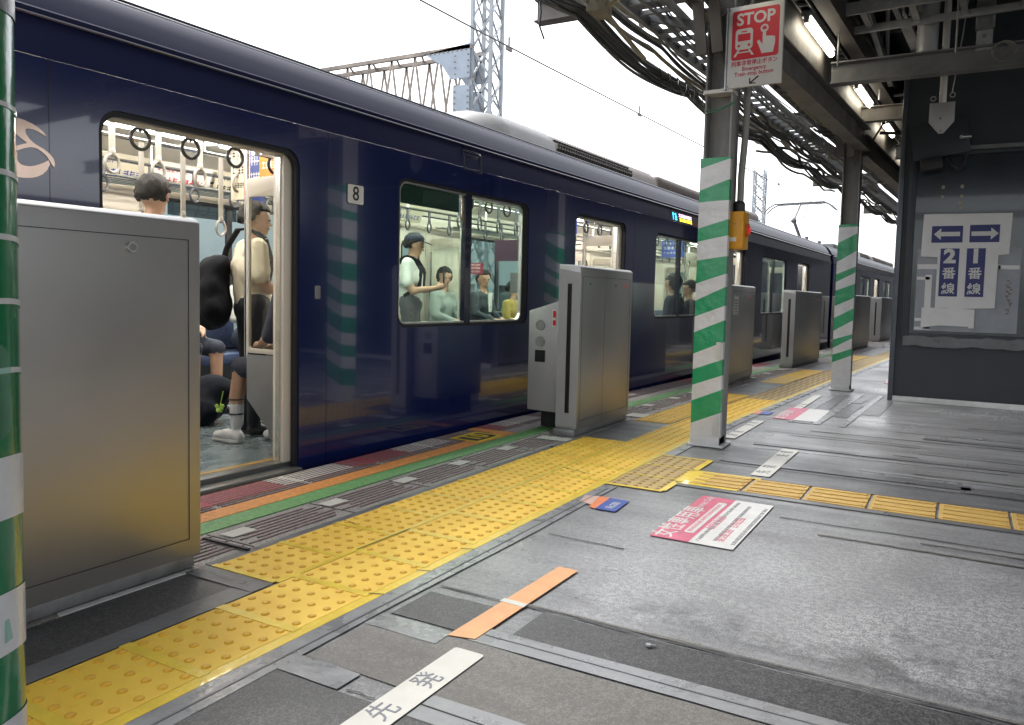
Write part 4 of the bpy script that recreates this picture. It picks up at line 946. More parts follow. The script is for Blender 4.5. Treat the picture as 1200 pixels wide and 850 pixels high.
# monitor plate and cctv on the wall
t = thing('security_camera', 'small dark camera and tilted mounting plate on the dark wall above the notice board', 'camera', (-.25,9.15,2.55))
Mr = Matrix.Rotation(rad(-8),4,'Y')
b = MB(); b.box((-.26,0,-.02),(.25,.03,.34), 0, Mr); b.build('plate', M['wall'], t, bev=.004)
b = MB(); b.box((-.20,-.10,-.15),(.0,.02,-.03), 0, Mr); b.build('camera_body', M['black'], t, bev=.01)
b = MB(); b.tube([(.16,-.10,.14),(.24,-.04,.15)], .02, 12); b.build('lens', M['alu'], t, smooth=True)
b = MB(); b.tube([(.05,-.02,-.04),(.1,-.05,-.13),(.17,-.05,-.16),(.2,-.03,-.08),(.2,0,.0)], .008, 6); b.tube([(.08,-.02,-.04),(.13,-.05,-.17),(.2,-.05,-.14),(.22,-.02,.0)], .007, 6); b.tube([(.02,-.03,-.05),(.03,-.08,-.12)], .006, 6); b.build('cable', M['cable_k'], t, smooth=True)
# hanging pole with pentagonal plate
t = thing('hanging_pole', 'pale vertical pole with a pentagonal grey end plate hanging before the dark wall', 'pole', (-.24,8.1,2.55))
b = MB(); b.tube([(0,0,.26),(0,0,1.75)], .030, 14); b.build('pole', M['white'], t, smooth=True)
b = MB(); b.plate([[(-.10,.27),(.10,.27),(.10,.10),(.02,.0),(-.02,.0),(-.10,.10)]], .012, lambda a, c, d: (a, -.04-d, c)); b.build('end_plate', mat('plate_grey', (.36,.36,.37), .4, .2), t, bev=.002)
b = MB(); b.disc((-.01,-.056,.13), .012, .012, 'y', 10); b.disc((0,-.056,.02), .01, .01, 'y', 10); b.build('bolt', M['galv_dark'], t, smooth=True)
b = MB(); b.tube([(.07,0,.36),(.13,.02,.9),(.2,.02,1.7)], .005, 6); b.ring((.075,0,.34), .02, .005, 'y', 12, 6); b.ring((-.075,0,.32), .02, .005, 'y', 12, 6); b.build('guy_wire', M['galv'], t, smooth=True)
t = thing('drain_pipe', 'short fat pale grey vertical pipe ending above the steel cross beam', 'pipe', (-.38,7.9,3.20))
b = MB(); b.tube([(0,0,0),(0,0,1.1)], .085, 24); b.build('pipe', mat('pipe_pale', (.42,.43,.45), .35, .3), t, smooth=True)
t = thing('hanger_bracket', 'galvanised hanger channel bolted down to the cross beam', 'bracket', (.05,7.8,3.2))
b = MB(); b.box((-.07,-.01,.13),(.07,.01,1.1)); b.box((-.07,-.05,.13),(-.055,-.01,1.1)); b.box((.055,-.05,.13),(.07,-.01,1.1)); b.build('channel', M['galv_dark'], t)
b = MB(); b.box((-.06,-.02,-.04),(.06,-.012,.125)); b.build('foot', M['galv'], t)
b = MB(); b.disc((0,-.03,.0), .016, .02, 'y', 6); b.disc((0,-.03,.08), .016, .02, 'y', 6); b.build('bolt', M['galv_dark'], t)

# ================================================================== canopy
cnp = thing('platform_canopy', 'dark platform roof with rusty girders and cross beams over the right side', 'canopy', (0,0,3.0))
CO = (0,0,3.0)
def gx(y): return -1.43+.052*(y-5.5) if y > 5.5 else -1.43+.01*(y-5.5)
def part(mb, name, m, parent=cnp, off_=CO, **k): return mb.build(name, m, parent, offv=off_, **k)
b = MB(); ys = [-10,-4,1,5.5,10,14.5,20,28,40]
for a, c in ((5.66,10),(10,14.5),(14.5,20),(20,28),(28,40)): b.ibeam((gx(a)+.10,a,2.84),(gx(c)+.12,c,2.90), .14, .25, .014)
part(b, 'longitudinal_girder', M['beam'])
for y, x0, z in ((-3.6,-3.0,3.22),(1.0,-3.0,3.22),(5.54,-2.98,3.22),(10.05,-2.7,3.20),(14.6,-2.35,3.12),(19.2,-2.0,3.10)):
    b = MB(); b.ibeam((x0,y,z),(7.2,y,z), .12, .17, .012); part(b, 'cross_beam', M['beam'])
for y in (3.3, 7.8, 12.3, 17):
    b = MB(); b.ibeam((gx(y)+.17,y,3.10 if y < 8 else 3.14),(7.2,y,3.10 if y < 8 else 3.14), .14, .19, .012); part(b, 'cross_beam', M['beam_grey'])
# box beam that carries the lamps
def lx(y): return -1.24+.055*(y-6.3)
b = MB()
for a, c in zip(ys[:-1], ys[1:]): b.bar((lx(a)+.15,a,3.45),(lx(c)+.15,c,3.45), .12, .17)
part(b, 'lamp_beam', mat('lamp_beam', (.05,.043,.038), .6, .1, var=.25, vscale=4))
# roof deck with ribs
b = MB(); strip(b, -2.25, 7.6, -4.5, 60, 4.12, 4.2, 2); part(b, 'roof_deck', M['deck'])
b = MB(); x = -2.2
while x < 7.4:
    strip(b, x, x+.09, -4.4, 60, 4.06, 4.119, 3); x += .24
part(b, 'deck_ribs', M['deck'])
for y in np.arange(-4, 40, 1.5):
    b = MB(); b.box((-2.2+off(y),y,3.94),(7.4,y+.07,4.055)); part(b, 'purlin', M['beam_grey'])
# brown soffit between the girder and the lamp beam
b = MB()
for a, c in zip(ys[:-1], ys[1:]):
    b.add([(gx(a)+.1,a,3.60),(lx(a)+.10,a,3.60),(lx(c)+.10,c,3.60),(gx(c)+.1,c,3.60),(gx(a)+.1,a,3.64),(lx(a)+.10,a,3.64),(lx(c)+.10,c,3.64),(gx(c)+.1,c,3.64)], [(3,2,1,0),(4,5,6,7),(0,1,5,4),(2,3,7,6)])
part(b, 'soffit', M['deck_brown'])
b = MB()
for a, c in zip(ys[:-1], ys[1:]): b.bar((gx(a)+.06,a,3.56),(gx(c)+.06,c,3.56), .03, 1.0)
part(b, 'fascia', M['beam'])
# knee brackets at the posts
for (x, y) in ((-1.51,5.54),(-1.18,10.0)):
    for k in range(2):
        b = MB(); b.bar((x-.16+.11*k,y-.13,3.05),(x-.12+.11*k,y-.13,2.70), .075, .03, up=(0,1,0)); part(b, 'hanger_plate', M['beam'])
    b = MB(); b.add([(x-.1,y-.02,2.98),(x+.1,y-.02,2.98),(x+.02,y-.02,2.6),(x-.1,y+.0,2.98),(x+.1,y+.0,2.98),(x+.02,y+.0,2.6)], [(0,1,2),(5,4,3),(0,1,4,3),(1,2,5,4),(2,0,3,5)]); part(b, 'gusset', M['beam'])
b = MB(); b.bar((-1.80,9.8,3.10),(-1.30,9.95,2.72), .05, .09); part(b, 'diagonal_brace', M['beam_grey'])
b = MB(); b.bar((-2.3,5.5,3.12),(-1.62,5.5,2.9), .04, .06); part(b, 'diagonal_brace', M['beam_grey'])
# lamps
for i, (y0, y1) in enumerate(((-4.2,-3.1),(-1.4,-.3),(1.5,2.6),(4.2,5.3),(6.85,7.85),(9.15,10.1),(11.1,11.95),(13.2,14.3),(16,17),(19,20))):
    lab = {4: 'nearest lit fluorescent tube under the canopy, right of the stop sign', 5: 'second lit fluorescent tube, just beyond the grey cross beam', 6: 'third lit fluorescent tube, close to the dark wall', 7: 'fourth lit fluorescent tube, partly hidden by the wall corner'}.get(i, 'lit fluorescent tube under the canopy outside the view' if i < 4 else 'distant lit fluorescent tube behind the dark wall')
    t = thing('fluorescent_lamp', lab, 'ceiling lamp', (lx((y0+y1)/2),(y0+y1)/2,3.30), -.05, 'fluorescent tubes in a row under the canopy')
    L = (y1-y0)/2
    b = MB(); b.tube([(0,-L,0),(0,L,0)], .028, 12); b.build('tube', M['lamp'], t, smooth=True)
    b = MB(); b.box((-.04,-L-.03,.03),(.04,L+.03,.07)); b.box((-.02,-L-.03,-.02),(.02,-L,.03)); b.box((-.02,L,-.02),(.02,L+.03,.03)); b.build('fitting', M['galv'], t)
t = thing('lamp_rail', 'narrow ladder-like rail joining the fluorescent tubes', 'lighting rail', (0,0,3.36))
b = MB()
for a, c in zip(ys[:-1], ys[1:]):
    for s in (-.045, .045): b.bar((lx(a)+s,a,.03),(lx(c)+s,c,.03), .012, .03)
for y in np.arange(0, 20, .16): b.box((lx(y)-.045,y,.02),(lx(y)+.045,y+.02,.04))
b.build('ladder', M['galv'], t)
# ---- cable trays left of the posts
def tray(label, x0, x1, z, ya, yb, step, m='galv_dark'):
    t = thing('cable_tray', label, 'cable tray', (x0,ya,z), 0, 'cable trays under the canopy'); 
    n = int((yb-ya)/.75); b = MB()
    for i in range(n):
        a = ya+i*.75; c = a+.75
        for x in (x0, x1): b.bar((x+off(a)-x0,a-ya,0),(x+off(c)-x0,c-ya,0), .012, .07)
    y = ya
    while y < yb: b.box((off(y),y-ya,-.02),(x1-x0+off(y),y-ya+.03,.01)); y += step
    b.build('ladder', M[m], t); return t
tray('open ladder cable tray nearest the train, full of thin cables', -2.05, -1.80, 3.0, 1.5, 26, .21)
tray('second ladder cable tray just left of the striped posts', -1.74, -1.62, 3.08, 1.5, 26, .23)
tray('wide white-backed cable tray beside the main girder', -1.60, -1.46, 3.30, 1.5, 26, .20, 'galv')
t = thing('tray_cover', 'row of pale flat panels lying on the tray beside the main girder', 'tray cover', (-1.6,4.0,3.33), 0)
for i in range(9):
    y = 4.0+i*1.1; b = MB(); b.box((off(y)-.02,y-4.0,0),(off(y)+.15,y-4.0+.8,.012)); b.build('panel', mat('pale_cover', (.40,.44,.50), .4) if i == 0 else bpy.data.materials['pale_cover'], t)
# ---- cable bundles
def cables(name, label, cat, n, x, z, ya, yb, spread, rad_, m, seed, sag=.1, period=2.1, grp=None):
    rg = random.Random(seed); t = thing(name, label, cat, (x,ya,z), 0, grp)
    for k in range(n):
        ox = rg.gauss(0, spread); oz = rg.gauss(0, spread*.7); ph = rg.uniform(-.12, .12); pts = []; y = ya
        a1, a2, f1, f2 = rg.uniform(.004,.02), rg.uniform(.002,.006), rg.uniform(1.0,2.2), rg.uniform(3,5)
        sg = sag*rg.uniform(.7, 1.2)
        while y <= yb:
            q = ((y+ph)/period) % 1
            pts.append((ox+off(y)+a1*math.sin(f1*y+k), y-ya, oz-sg*4*q*(1-q)+a2*math.sin(f2*y+k*2)+.02*max(0,y-6)*.4))
            y += .13
        b = MB(); b.tube(pts, rg.uniform(*rad_), 6); b.build('cable', m[k % len(m)], t, smooth=True)
    return t
cables('cable_bundle', 'thick sagging bundle of black and grey cables hanging closest to the train roof', 'cables', 12, -2.20, 2.84, 2.6, 22, .035, (.006,.016), [M['cable_k'],M['cable_g'],M['cable_g'],M['cable_k']], 2, .075, 2.3, 'cable bundles along the canopy edge')
cables('cable_bundle', 'bundle of tan and grey cables sagging between the trays', 'cables', 8, -2.03, 2.90, 2.6, 22, .035, (.007,.015), [M['cable_t'],M['cable_g'],M['cable_t'],M['cable_k']], 5, .06, 1.9, 'cable bundles along the canopy edge')
cables('cable_bundle', 'thin dark cables lying in the ladder tray', 'cables', 8, -1.9, 3.03, 2.6, 22, .07, (.005,.012), [M['cable_k'],M['cable_g']], 9, .03, 1.3, 'cable bundles along the canopy edge')
cables('cable_bundle', 'thick tan cables above the second tray next to the posts', 'cables', 5, -1.70, 3.14, 2.6, 22, .03, (.012,.02), [M['cable_t'],M['cable_g']], 12, .06, 2.4, 'cable bundles along the canopy edge')
t = thing('junction_box', 'small tan junction box with cables among the hanging bundles', 'junction box', (-2.02,4.55,2.80))
b = MB(); b.box((-.05,-.09,-.05),(.05,.09,.05)); b.build('case', M['cable_t'], t, bev=.008)
b = MB(); b.tube([(.05,0,.0),(.18,-.05,.03),(.3,-.12,.12),(.38,-.2,.3)], .018, 8); b.tube([(-.05,0,0),(-.12,.1,.03),(-.14,.4,.0)], .014, 8); b.tube([(0,.09,0),(.02,.3,-.06),(.0,.8,-.1)], .016, 8); b.build('cable', M['cable_t'], t, smooth=True)
t = thing('dangling_wire', 'thin loose wire hanging down from the cable bundle', 'wire', (-2.30,4.3,2.78))
b = MB(); b.tube([(0,0,.02),(.01,.0,-.05),(-.005,.01,-.12),(.02,.03,-.2)], .006, 6); b.build('wire', M['cable_k'], t, smooth=True)
t = thing('dangling_wire', 'curly loose wires hanging near the middle post', 'wire', (-2.1,5.9,2.74))
b = MB()
for k in range(5): b.tube([(.02*k,.15*k,.05),(.04*k,.15*k+.05,-.05-.02*k),(.02*k+.05,.15*k+.1,-.03),(.02*k+.03,.15*k+.16,.04)], .005, 5)
b.build('wire', M['cable_k'], t, smooth=True)
# clutter of conduits further along
rg = random.Random(21)
t = thing('conduit_bundle', 'tangle of grey and tan conduits around the far post head', 'conduits', (-1.6,9,3.0), 0)
for k in range(16):
    pts = []; x = rg.uniform(-.7,.1); z = rg.uniform(-.25,.15); y = rg.uniform(-1.2,1); L = rg.uniform(1,4.5); n = int(L/.2)
    for i in range(n+1):
        pts.append((x+off(9+y+i*.2)+.03*math.sin(i*.9+k), y+i*.2, z+.04*math.sin(i*.7+k*2)))
    b = MB(); b.tube(pts, rg.uniform(.008,.022), 6); b.build('conduit', [M['cable_t'],M['cable_g'],M['galv'],M['cable_k']][k % 4], t, smooth=True)
# ---- hanging frames under the roof on the right
t = thing('cable_ladder', 'galvanised cable ladder hanging crosswise at the top right', 'cable ladder', (-1.1,7.3,3.44))
b = MB(); b.bar((0,0,.05),(2.6,0,.10), .03, .10); b.bar((.05,.42,.0),(2.6,.42,.05), .03, .06); b.build('side_rails', M['galv'], t)
for x in (.25,.62,.98,1.4,1.9):
    b = MB(); b.bar((x,.0,.03),(x+.02,.42,.02), .05, .02); b.build('rung', M['galv'], t)
for x in (.05,.55,.6,.95,1.5):
    b = MB(); b.tube([(x,.2,-.35 if x in (.05,.95) else 0),(x,.2,.6)], .009, 6); b.build('hanger_rod', M['galv_dark'], t, smooth=True)
t = thing('cable_ladder', 'lower pipe frame hanging behind the galvanised cable ladder', 'pipe frame', (-1.0,9.3,3.55))
b = MB()
b.tube([(0,0,0),(1.2,0,.05)], .018, 8); b.tube([(.1,1.0,-.1),(1.3,1.0,-.06)], .022, 8); b.tube([(.1,1.6,-.05),(1.3,1.6,0)], .018, 8)
for x in (.1,.4,.48,.75,.95): b.tube([(x,.3,-.3),(x,.3,.6)], .010, 6)
b.tube([(.3,-1.6,.35),(.1,1.2,-.15)], .02, 8); b.bar((.1,-1.6,.2),(.2,.4,-.1), .05, .09); b.bar((.25,-1.9,.3),(.5,-.8,-.1), .09, .02)
b.build('pipes', M['galv'], t, smooth=True)
t = thing('cable_ladder', 'longitudinal galvanised channel beside the lamp beam', 'cable ladder', (-1.02,1.5,3.50))
b = MB()
for a, c in ((0,4.4),(4.4,9),(9,14)):
    b.bar((.15+.055*a-.1,a,.1),(.15+.055*c-.1,c,.1), .04, .06); b.bar((.32+.055*a-.1,a,.1),(.32+.055*c-.1,c,.1), .04, .06)
for y in np.arange(.3, 14, .45): b.bar((.05+.055*y,y,.12),(.22+.055*y,y,.12), .04, .02); b.tube([(.05+.055*y,y,.1),(.05+.055*y,y,.55)], .006, 5)
b.build('rails', M['galv_dark'], t)
t = thing('coiled_wire', 'small coil of grey wire hung on the steel cross beam', 'wire', (.17,7.68,3.12))
b = MB()
for k in range(4): b.ring((.01*k,-.02*k,-.01*k), .065+.006*k, .005, 'y', 20, 5)
b.build('coil', M['cable_g'], t, smooth=True)
t = thing('hanging_cable', 'black cable drooping between the girder and the wall corner', 'cable', (-.95,10.2,3.05))
b = MB(); b.tube([(-.05,0,-.12),(.05,0,.06),(.2,.0,.11),(.5,.0,.10)], .012, 8); b.tube([(0,.2,.0),(.2,.2,-.02),(.5,.2,-.03)], .02, 8); b.build('cable', M['cable_k'], t, smooth=True)

# ================================================================== overhead line structures across the tracks
def lattice(mb, p, q, w, n, t=.035, mi=0):
    """square lattice mast from p to q"""
    p = Vector(p); q = Vector(q); h = w/2
    cor = [Vector((a,b,0)) for a, b in ((-h,-h),(h,-h),(h,h),(-h,h))]
    for c in cor: mb.bar(p+c, q+c, t*1.5, t*1.5, mi, up=(0,1,0))
    for i in range(n):
        a = p+(q-p)*(i/n); b = p+(q-p)*((i+1)/n)
        for k in range(4):
            c, d = cor[k], cor[(k+1) % 4]
            if i % 2: c, d = d, c
            mb.bar(a+c, b+d, t, t*.4, mi, up=(0,1,0)); mb.bar(a+d, b+c, t*.8, t*.4, mi, up=(0,1,0))
t = thing('overhead_gantry', 'near lattice gantry with a rusty truss arm behind the train', 'gantry', (-8.68,14.0,-1.2))
b = MB(); lattice(b, (0,0,0), (0,0,12), .44, 20, .045); b.build('mast', M['gantry'], t)
b = MB(); Z1, Z0 = 7.23, 5.35
for yy in (-.26, .26):
    b.bar((-.2,yy,Z1),(-7,yy,Z1), .08, .08); b.bar((-.2,yy,Z0),(-7,yy,Z0), .07, .07)
    for i in range(9):
        x = -1.0-i*.62; b.bar((x,yy,Z1-.02),(x+.31,yy,Z0), .05, .02, up=(0,1,0)); b.bar((x+.31,yy,Z0),(x+.62,yy,Z1-.02), .05, .02, up=(0,1,0))
for i in range(10): b.bar((-.8-i*.66,-.26,Z1),(-1.1-i*.66,.26,Z1), .04, .03)
b.build('truss_arm', M['rust'], t)
pb = mat('pale_blue_plate', (.38,.44,.52), .5, .2, var=.1, vscale=3)
for yy in (-.29, .29):
    for pts in ([(-.22,7.30),(-1.35,7.20),(-.9,6.92),(-.68,6.62),(-.22,6.62)], [(-.22,6.48),(-.62,6.48),(-.62,5.9),(-.22,5.9)], [(-.22,5.78),(-.62,5.78),(-.7,5.5),(-1.1,5.3),(-.22,5.3)]):
        b = MB(); b.plate([pts], .02, lambda a, c, d, yy=yy: (a, yy-.01+d, c)); gp = b.build('gusset_plate', pb, t)
    if yy < 0:
        b = MB()
        for zz in np.arange(5.4, 7.2, .12):
            for xx in (-.26, -.58): b.disc((xx,-.31,zz), .016, .02, 'y', 6)
        for xx in np.arange(-1.2, -.25, .11): b.disc((xx,-.31,7.18), .016, .02, 'y', 6)
        b.build('rivets', M['rust'], gp)
t = thing('overhead_gantry', 'distant narrow lattice mast rising behind the train roof', 'gantry', (-8.9,40,-1.2))
b = MB(); lattice(b, (0,0,0), (0,0,8.6), .5, 16, .05); b.build('mast', M['gantry'], t)
def wire(label, pts, hang, r_=.010):
    t = thing('overhead_wire', label, 'overhead wire', pts[0]); o = Vector(pts[0]); b = MB(); b.tube([Vector(p)-o for p in pts], r_, 6); b.build('wire', M['cable_g'], t, smooth=True)
    b = MB()
    for p in hang: q = Vector(p)-o; b.bar(q, q+Vector((0,0,.14)), .018, .018, up=(0,1,0)); b.box((q.x-.015,q.y-.06,q.z-.02),(q.x+.015,q.y+.06,q.z+.02))
    b.build('clamp', M['cable_g'], t)
def wpts(x, z, ya, yb, slope): return [(x+off(y)*.8, y, z+slope*(y-ya)) for y in np.arange(ya, yb, 1.5)]
W1 = wpts(-4.85, 3.92, 3.0, 60, .004)
wire('single overhead contact wire running above the blue train', W1, [(-4.84,8.3,3.95),(-4.66,12.2,3.97),(-4.2,21,4.01)])
W2 = wpts(-3.1, 3.55, 3.0, 60, .01)
wire('second thinner overhead wire closer to the canopy cables', wpts(-3.6, 4.15, 2.0, 60, .012), [(-3.45,9,4.24),(-3.2,13,4.29),(-3.1,15,4.31)], .008)
# pantograph belongs to the far car
pg = thing('tmp', 'x', 'x'); bpy.data.objects.remove(pg)
cb = MB(); B0 = 3.9-3.0
sy = -1.0
cb.box((-1.9,sy-.9,2.52),(-.9,sy+.9,2.60)); 
for x in (-1.85,-.95):
    for s in (sy-.8,sy+.8): cb.tube([(x,s,2.54),(x,s,2.74)], .05, 8)
base = cb.build('pantograph', M['galv_dark'], c2, smooth=True)
cb = MB(); cb.tube([(-1.4,sy+.7,2.70),(-1.4,sy-.35,3.22)], .045, 8); cb.tube([(-1.4,sy-.35,3.22),(-1.4,sy+.35,3.72)], .03, 8); cb.tube([(-1.2,sy-.3,3.22),(-1.2,sy+.35,3.70)], .015, 6); cb.ell((-1.4,sy-.35,3.22), .08,.08,.08); cb.build('arm', M['galv_dark'], base, smooth=True)
cb = MB()
for s in (sy+.2, sy+.5): cb.tube([(-2.35,s,3.52),(-2.2,s,3.66),(-2.05,s,3.74),(-.75,s,3.76),(-.6,s,3.68),(-.45,s,3.54)], .022, 8)
for x in (-1.9,-1.4,-.9): cb.tube([(x,sy+.2,3.74),(x,sy+.5,3.74)], .018, 6)
cb.build('collector_head', M['galv_dark'], base, smooth=True)
cb = MB(); cb.box((-1.2,sy+1.6,2.5),(-.7,sy+2.5,2.72)); cb.build('roof_box', M['galv_dark'], c2, bev=.02)

# ================================================================== people
def caps(a, b, ra, rb, n=14):
    a = Vector(a); b = Vector(b); L = (b-a).length; d = (b-a).normalized() if L > 1e-6 else Vector((0,0,1))
    pts = []; rs = []
    for i in range(4): t = math.pi/2*i/4; pts.append(a-d*ra*math.cos(t)); rs.append(max(.001, ra*math.sin(t)))
    pts.append(a); rs.append(ra); pts.append(b); rs.append(rb)
    for i in range(1, 5): t = math.pi/2*i/4; pts.append(b+d*rb*math.sin(t)); rs.append(max(.001, rb*math.cos(t)))
    return pts, rs
def body(name, label, J, mats, loc, rz, scale=1.0, voxel=.013, group=None, hair=True, hairstyle='short', shorts=False, cap=False):
    """J: list of (p, q, rp, rq, material index[, squash]) in a local frame, forward = +y"""
    mb = MB()
    for it in J:
        p, q, ra, rb, mi = it[:5]; sq = it[5] if len(it) > 5 else None
        if sq:  # ellipsoid
            mb.ell(p, *sq, n=18, m=12)
        else:
            pts, rs = caps(p, q, ra, rb); mb.tube(pts, rs, 14)
    o = mb.build(name, mats[0]); o.data.materials.clear()
    for m_ in mats: o.data.materials.append(m_)
    r_ = o.modifiers.new('r', 'REMESH'); r_.mode = 'VOXEL'; r_.voxel_size = voxel; r_.use_smooth_shade = True
    s = o.modifiers.new('s', 'SMOOTH'); s.factor = .5; s.iterations = 4
    dg = bpy.context.evaluated_depsgraph_get(); dg.update()
    me = bpy.data.meshes.new_from_object(o.evaluated_get(dg)); o.modifiers.clear(); old = o.data; o.data = me; bpy.data.meshes.remove(old)
    me.materials.clear()
    for m_ in mats: me.materials.append(m_)
    co = np.array([tuple(p.center) for p in me.polygons]); best = np.full(len(co), 9e9); idx = np.zeros(len(co), int)
    for it in J:
        p, q, ra, rb, mi = it[:5]; sq = it[5] if len(it) > 5 else None
        p = np.array(p, float); q = np.array(q, float)
        if sq:
            d = (np.linalg.norm((co-p)/np.array(sq), axis=1)-1)*min(sq)
        else:
            v = q-p; L2 = v@v+1e-9; t = np.clip(((co-p)@v)/L2, 0, 1); d = np.linalg.norm(co-p-t[:, None]*v, axis=1)-(ra+(rb-ra)*t)
        k = d < best; best[k] = d[k]; idx[k] = mi
    me.polygons.foreach_set('material_index', idx.astype(np.int32)); me.shade_smooth()
    from mathutils import noise as N
    cloth = set()
    for p in me.polygons:
        if idx[p.index] in (1, 2): cloth.update(p.vertices)
    nrm = [v.normal.copy() for v in me.vertices]; sd_ = len(me.vertices) % 97
    for i in cloth:
        v = me.vertices[i]; c = v.co
        a = N.noise(Vector((c.x*9+sd_, c.y*9, c.z*4+c.x*6))); b2 = N.noise(Vector((c.x*22, c.y*22+sd_, c.z*9-c.x*9)))
        v.co = c+nrm[i]*(.006+.016*abs(a)*(1 if a > 0 else -.6)+.006*b2)
    o.location = loc; o.rotation_euler = (0,0,rz); o.scale = (scale,)*3
    tag(o, label, 'person', group)
    return o
def hand(J, w, d, n, thumb, mi=0, curl=.5, s=1.0):
    """palm from wrist w along d, n = palm normal (towards palm side), thumb = thumb side"""
    w = Vector(w); d = Vector(d).normalized(); n = Vector(n).normalized(); th = Vector(thumb).normalized()
    J.append((w, w+d*.075*s, .024*s, .03*s, mi)); J.append((w+d*.03*s-th*.018*s, w+d*.08*s-th*.022*s, .016*s, .015*s, mi)); 
    for k, (L, o_) in enumerate(((.070,.030),(.078,.010),(.072,-.010),(.056,-.029))):
        a = w+d*.085*s+th*o_*s; b = a+(d*math.cos(curl*.8)+n*math.sin(curl*.8))*L*.5*s; c = b+(d*math.cos(curl*2)+n*math.sin(curl*2))*L*.55*s
        J.append((a, b, .0095*s, .0088*s, mi)); J.append((b, c, .0088*s, .0075*s, mi))
    a = w+d*.03*s+th*.03*s; b = a+(d*.7+th*.6+n*.25).normalized()*.045*s; c = b+(d*.9+n*.4).normalized()*.03*s
    J.append((a, b, .012*s, .010*s, mi)); J.append((b, c, .010*s, .0085*s, mi))
def head(J, c, skin=0, look=(0,1,0), lip=None):
    c = Vector(c); f_ = Vector(look).normalized(); s_ = f_.cross(Vector((0,0,1))).normalized(); u_ = s_.cross(f_)
    J.append((c, c, 0, 0, skin, (.078,.078,.10)))
    J.append((c+f_*.02-u_*.055, c+f_*.045-u_*.075, .055, .042, skin)); J.append((c-f_*.03+u_*.02, c+f_*.02+u_*.02, .082, .078, skin))
    J.append((c+f_*.078-u_*.01, c+f_*.105-u_*.035, .010, .014, skin))     # nose
    J.append((c+f_*.072+s_*.028+u_*.012, c+f_*.072-s_*.028+u_*.012, .018, .018, skin))
    for k in (-1, 1): J.append((c+s_*.082*k-u_*.005+f_*-.005, c+s_*.09*k-u_*.03, .012, .010, skin))
    return c
def face(o, c, look, scale=1):
    c = Vector(c); f_ = Vector(look).normalized(); s_ = f_.cross(Vector((0,0,1))).normalized(); u_ = s_.cross(f_)
    mb = MB()
    for k in (-1, 1): mb.ell(c+f_*.086+s_*.030*k-u_*.002, .012,.012,.007)
    mb.build('eyes', M['eye'], o, smooth=True)
    mb = MB(); mb.ell(c+f_*.084-u_*.062, .022,.010,.006, M=Matrix.Rotation(math.atan2(-f_.x, f_.y),3,'Z')); mb.build('mouth', M['lip'], o, smooth=True)
def hairdo(o, c, look, style='short', m=None, seed=1):
    c = Vector(c); f_ = Vector(look).normalized(); s_ = f_.cross(Vector((0,0,1))).normalized(); rg = random.Random(seed)
    bm = bmesh.new(); bmesh.ops.create_icosphere(bm, subdivisions=4, radius=1)
    from mathutils import noise as N
    for v in bm.verts:
        d = v.co.copy(); k = 1+.07*N.noise(d*3+Vector((seed,0,0)))+.10*N.noise(Vector((d.x*7+seed,d.y*7,d.z*3)))+.05*N.noise(Vector((d.x*16,d.y*16,d.z*6)))
        if style == 'mushroom' and d.z < .2: k += .06
        v.co = Vector((d.x*.101*k, d.y*.118*k, d.z*.118*k))
    lim_f = .035 if style != 'long' else .03
    dele = []
    for v in bm.verts:
        z = v.co.z; fwd = v.co.y; sd = abs(v.co.x)
        bottom = {'short': -.062, 'mushroom': -.05, 'long': -.12}[style]
        if z < bottom+(.055 if fwd > .0 else 0) or (fwd > .04 and z < lim_f-.0) or (fwd > -.005 and z < .0 and style != 'long'): dele.append(v)
    bmesh.ops.delete(bm, geom=dele, context='VERTS')
    me = bpy.data.meshes.new('hair'); 
    R3 = Matrix(((s_.x, f_.x, 0),(s_.y, f_.y, 0),(0,0,1)))
    for v in bm.verts: v.co = c+Vector((0,0,.02))-f_*.012+R3@v.co
    bm.to_mesh(me); bm.free(); me.shade_smooth(); me.materials.append(m or M['hair'])
    h = bpy.data.objects.new('hair', me); COL.objects.link(h); h.parent = o
    sm = h.modifiers.new('t', 'SOLIDIFY'); sm.thickness = .014
    return h
def stand(hold='phone', down=False):
    J = []
    # 0 skin 1 shirt 2 trousers 3 shoes
    for k in (-1, 1):
        J += [((.09*k,0,.88),(.10*k,.01,.48),.092,.062,2), ((.10*k,.01,.48),(.105*k,-.02,.10),.062,.042,2), ((.105*k,-.03,.045),(.115*k,.15,.035),.045,.036,3)]
    J += [((-.06,0,.93),(.06,0,.93),.115,.115,2), ((0,0,1.0),(0,-.01,1.22),.125,.14,1), ((-.09,-.01,1.20),(.09,-.01,1.20),.12,.12,1), ((-.11,-.01,1.32),(.11,-.01,1.32),.088,.088,1), ((0,0,1.34),(0,.015,1.47),.06,.052,0)]
    for k in (-1, 1):
        if down:
            J += [((.17*k,-.01,1.355),(.215*k,.0,1.12),.062,.05,1), ((.215*k,.0,1.10),(.225*k,.04,.86),.045,.03,0)]; hand(J, (.225*k,.04,.86), (0,.15,-1), (-k,0,0), (0,1,0), 0, .4); continue
        J += [((.17*k,-.01,1.355),(.215*k,.0,1.15),.062,.055,1), ((.215*k,.0,1.14),(.205*k,.06,1.06),.045,.04,0)]
        J += [((.205*k,.05,1.07),(.09*k,.27,1.10),.042,.028,0)]
        hand(J, (.09*k,.27,1.10), (-.5*k,.8,.25), (0,-.1,1), (-.3*k,0,1), 0, .7)
    return J
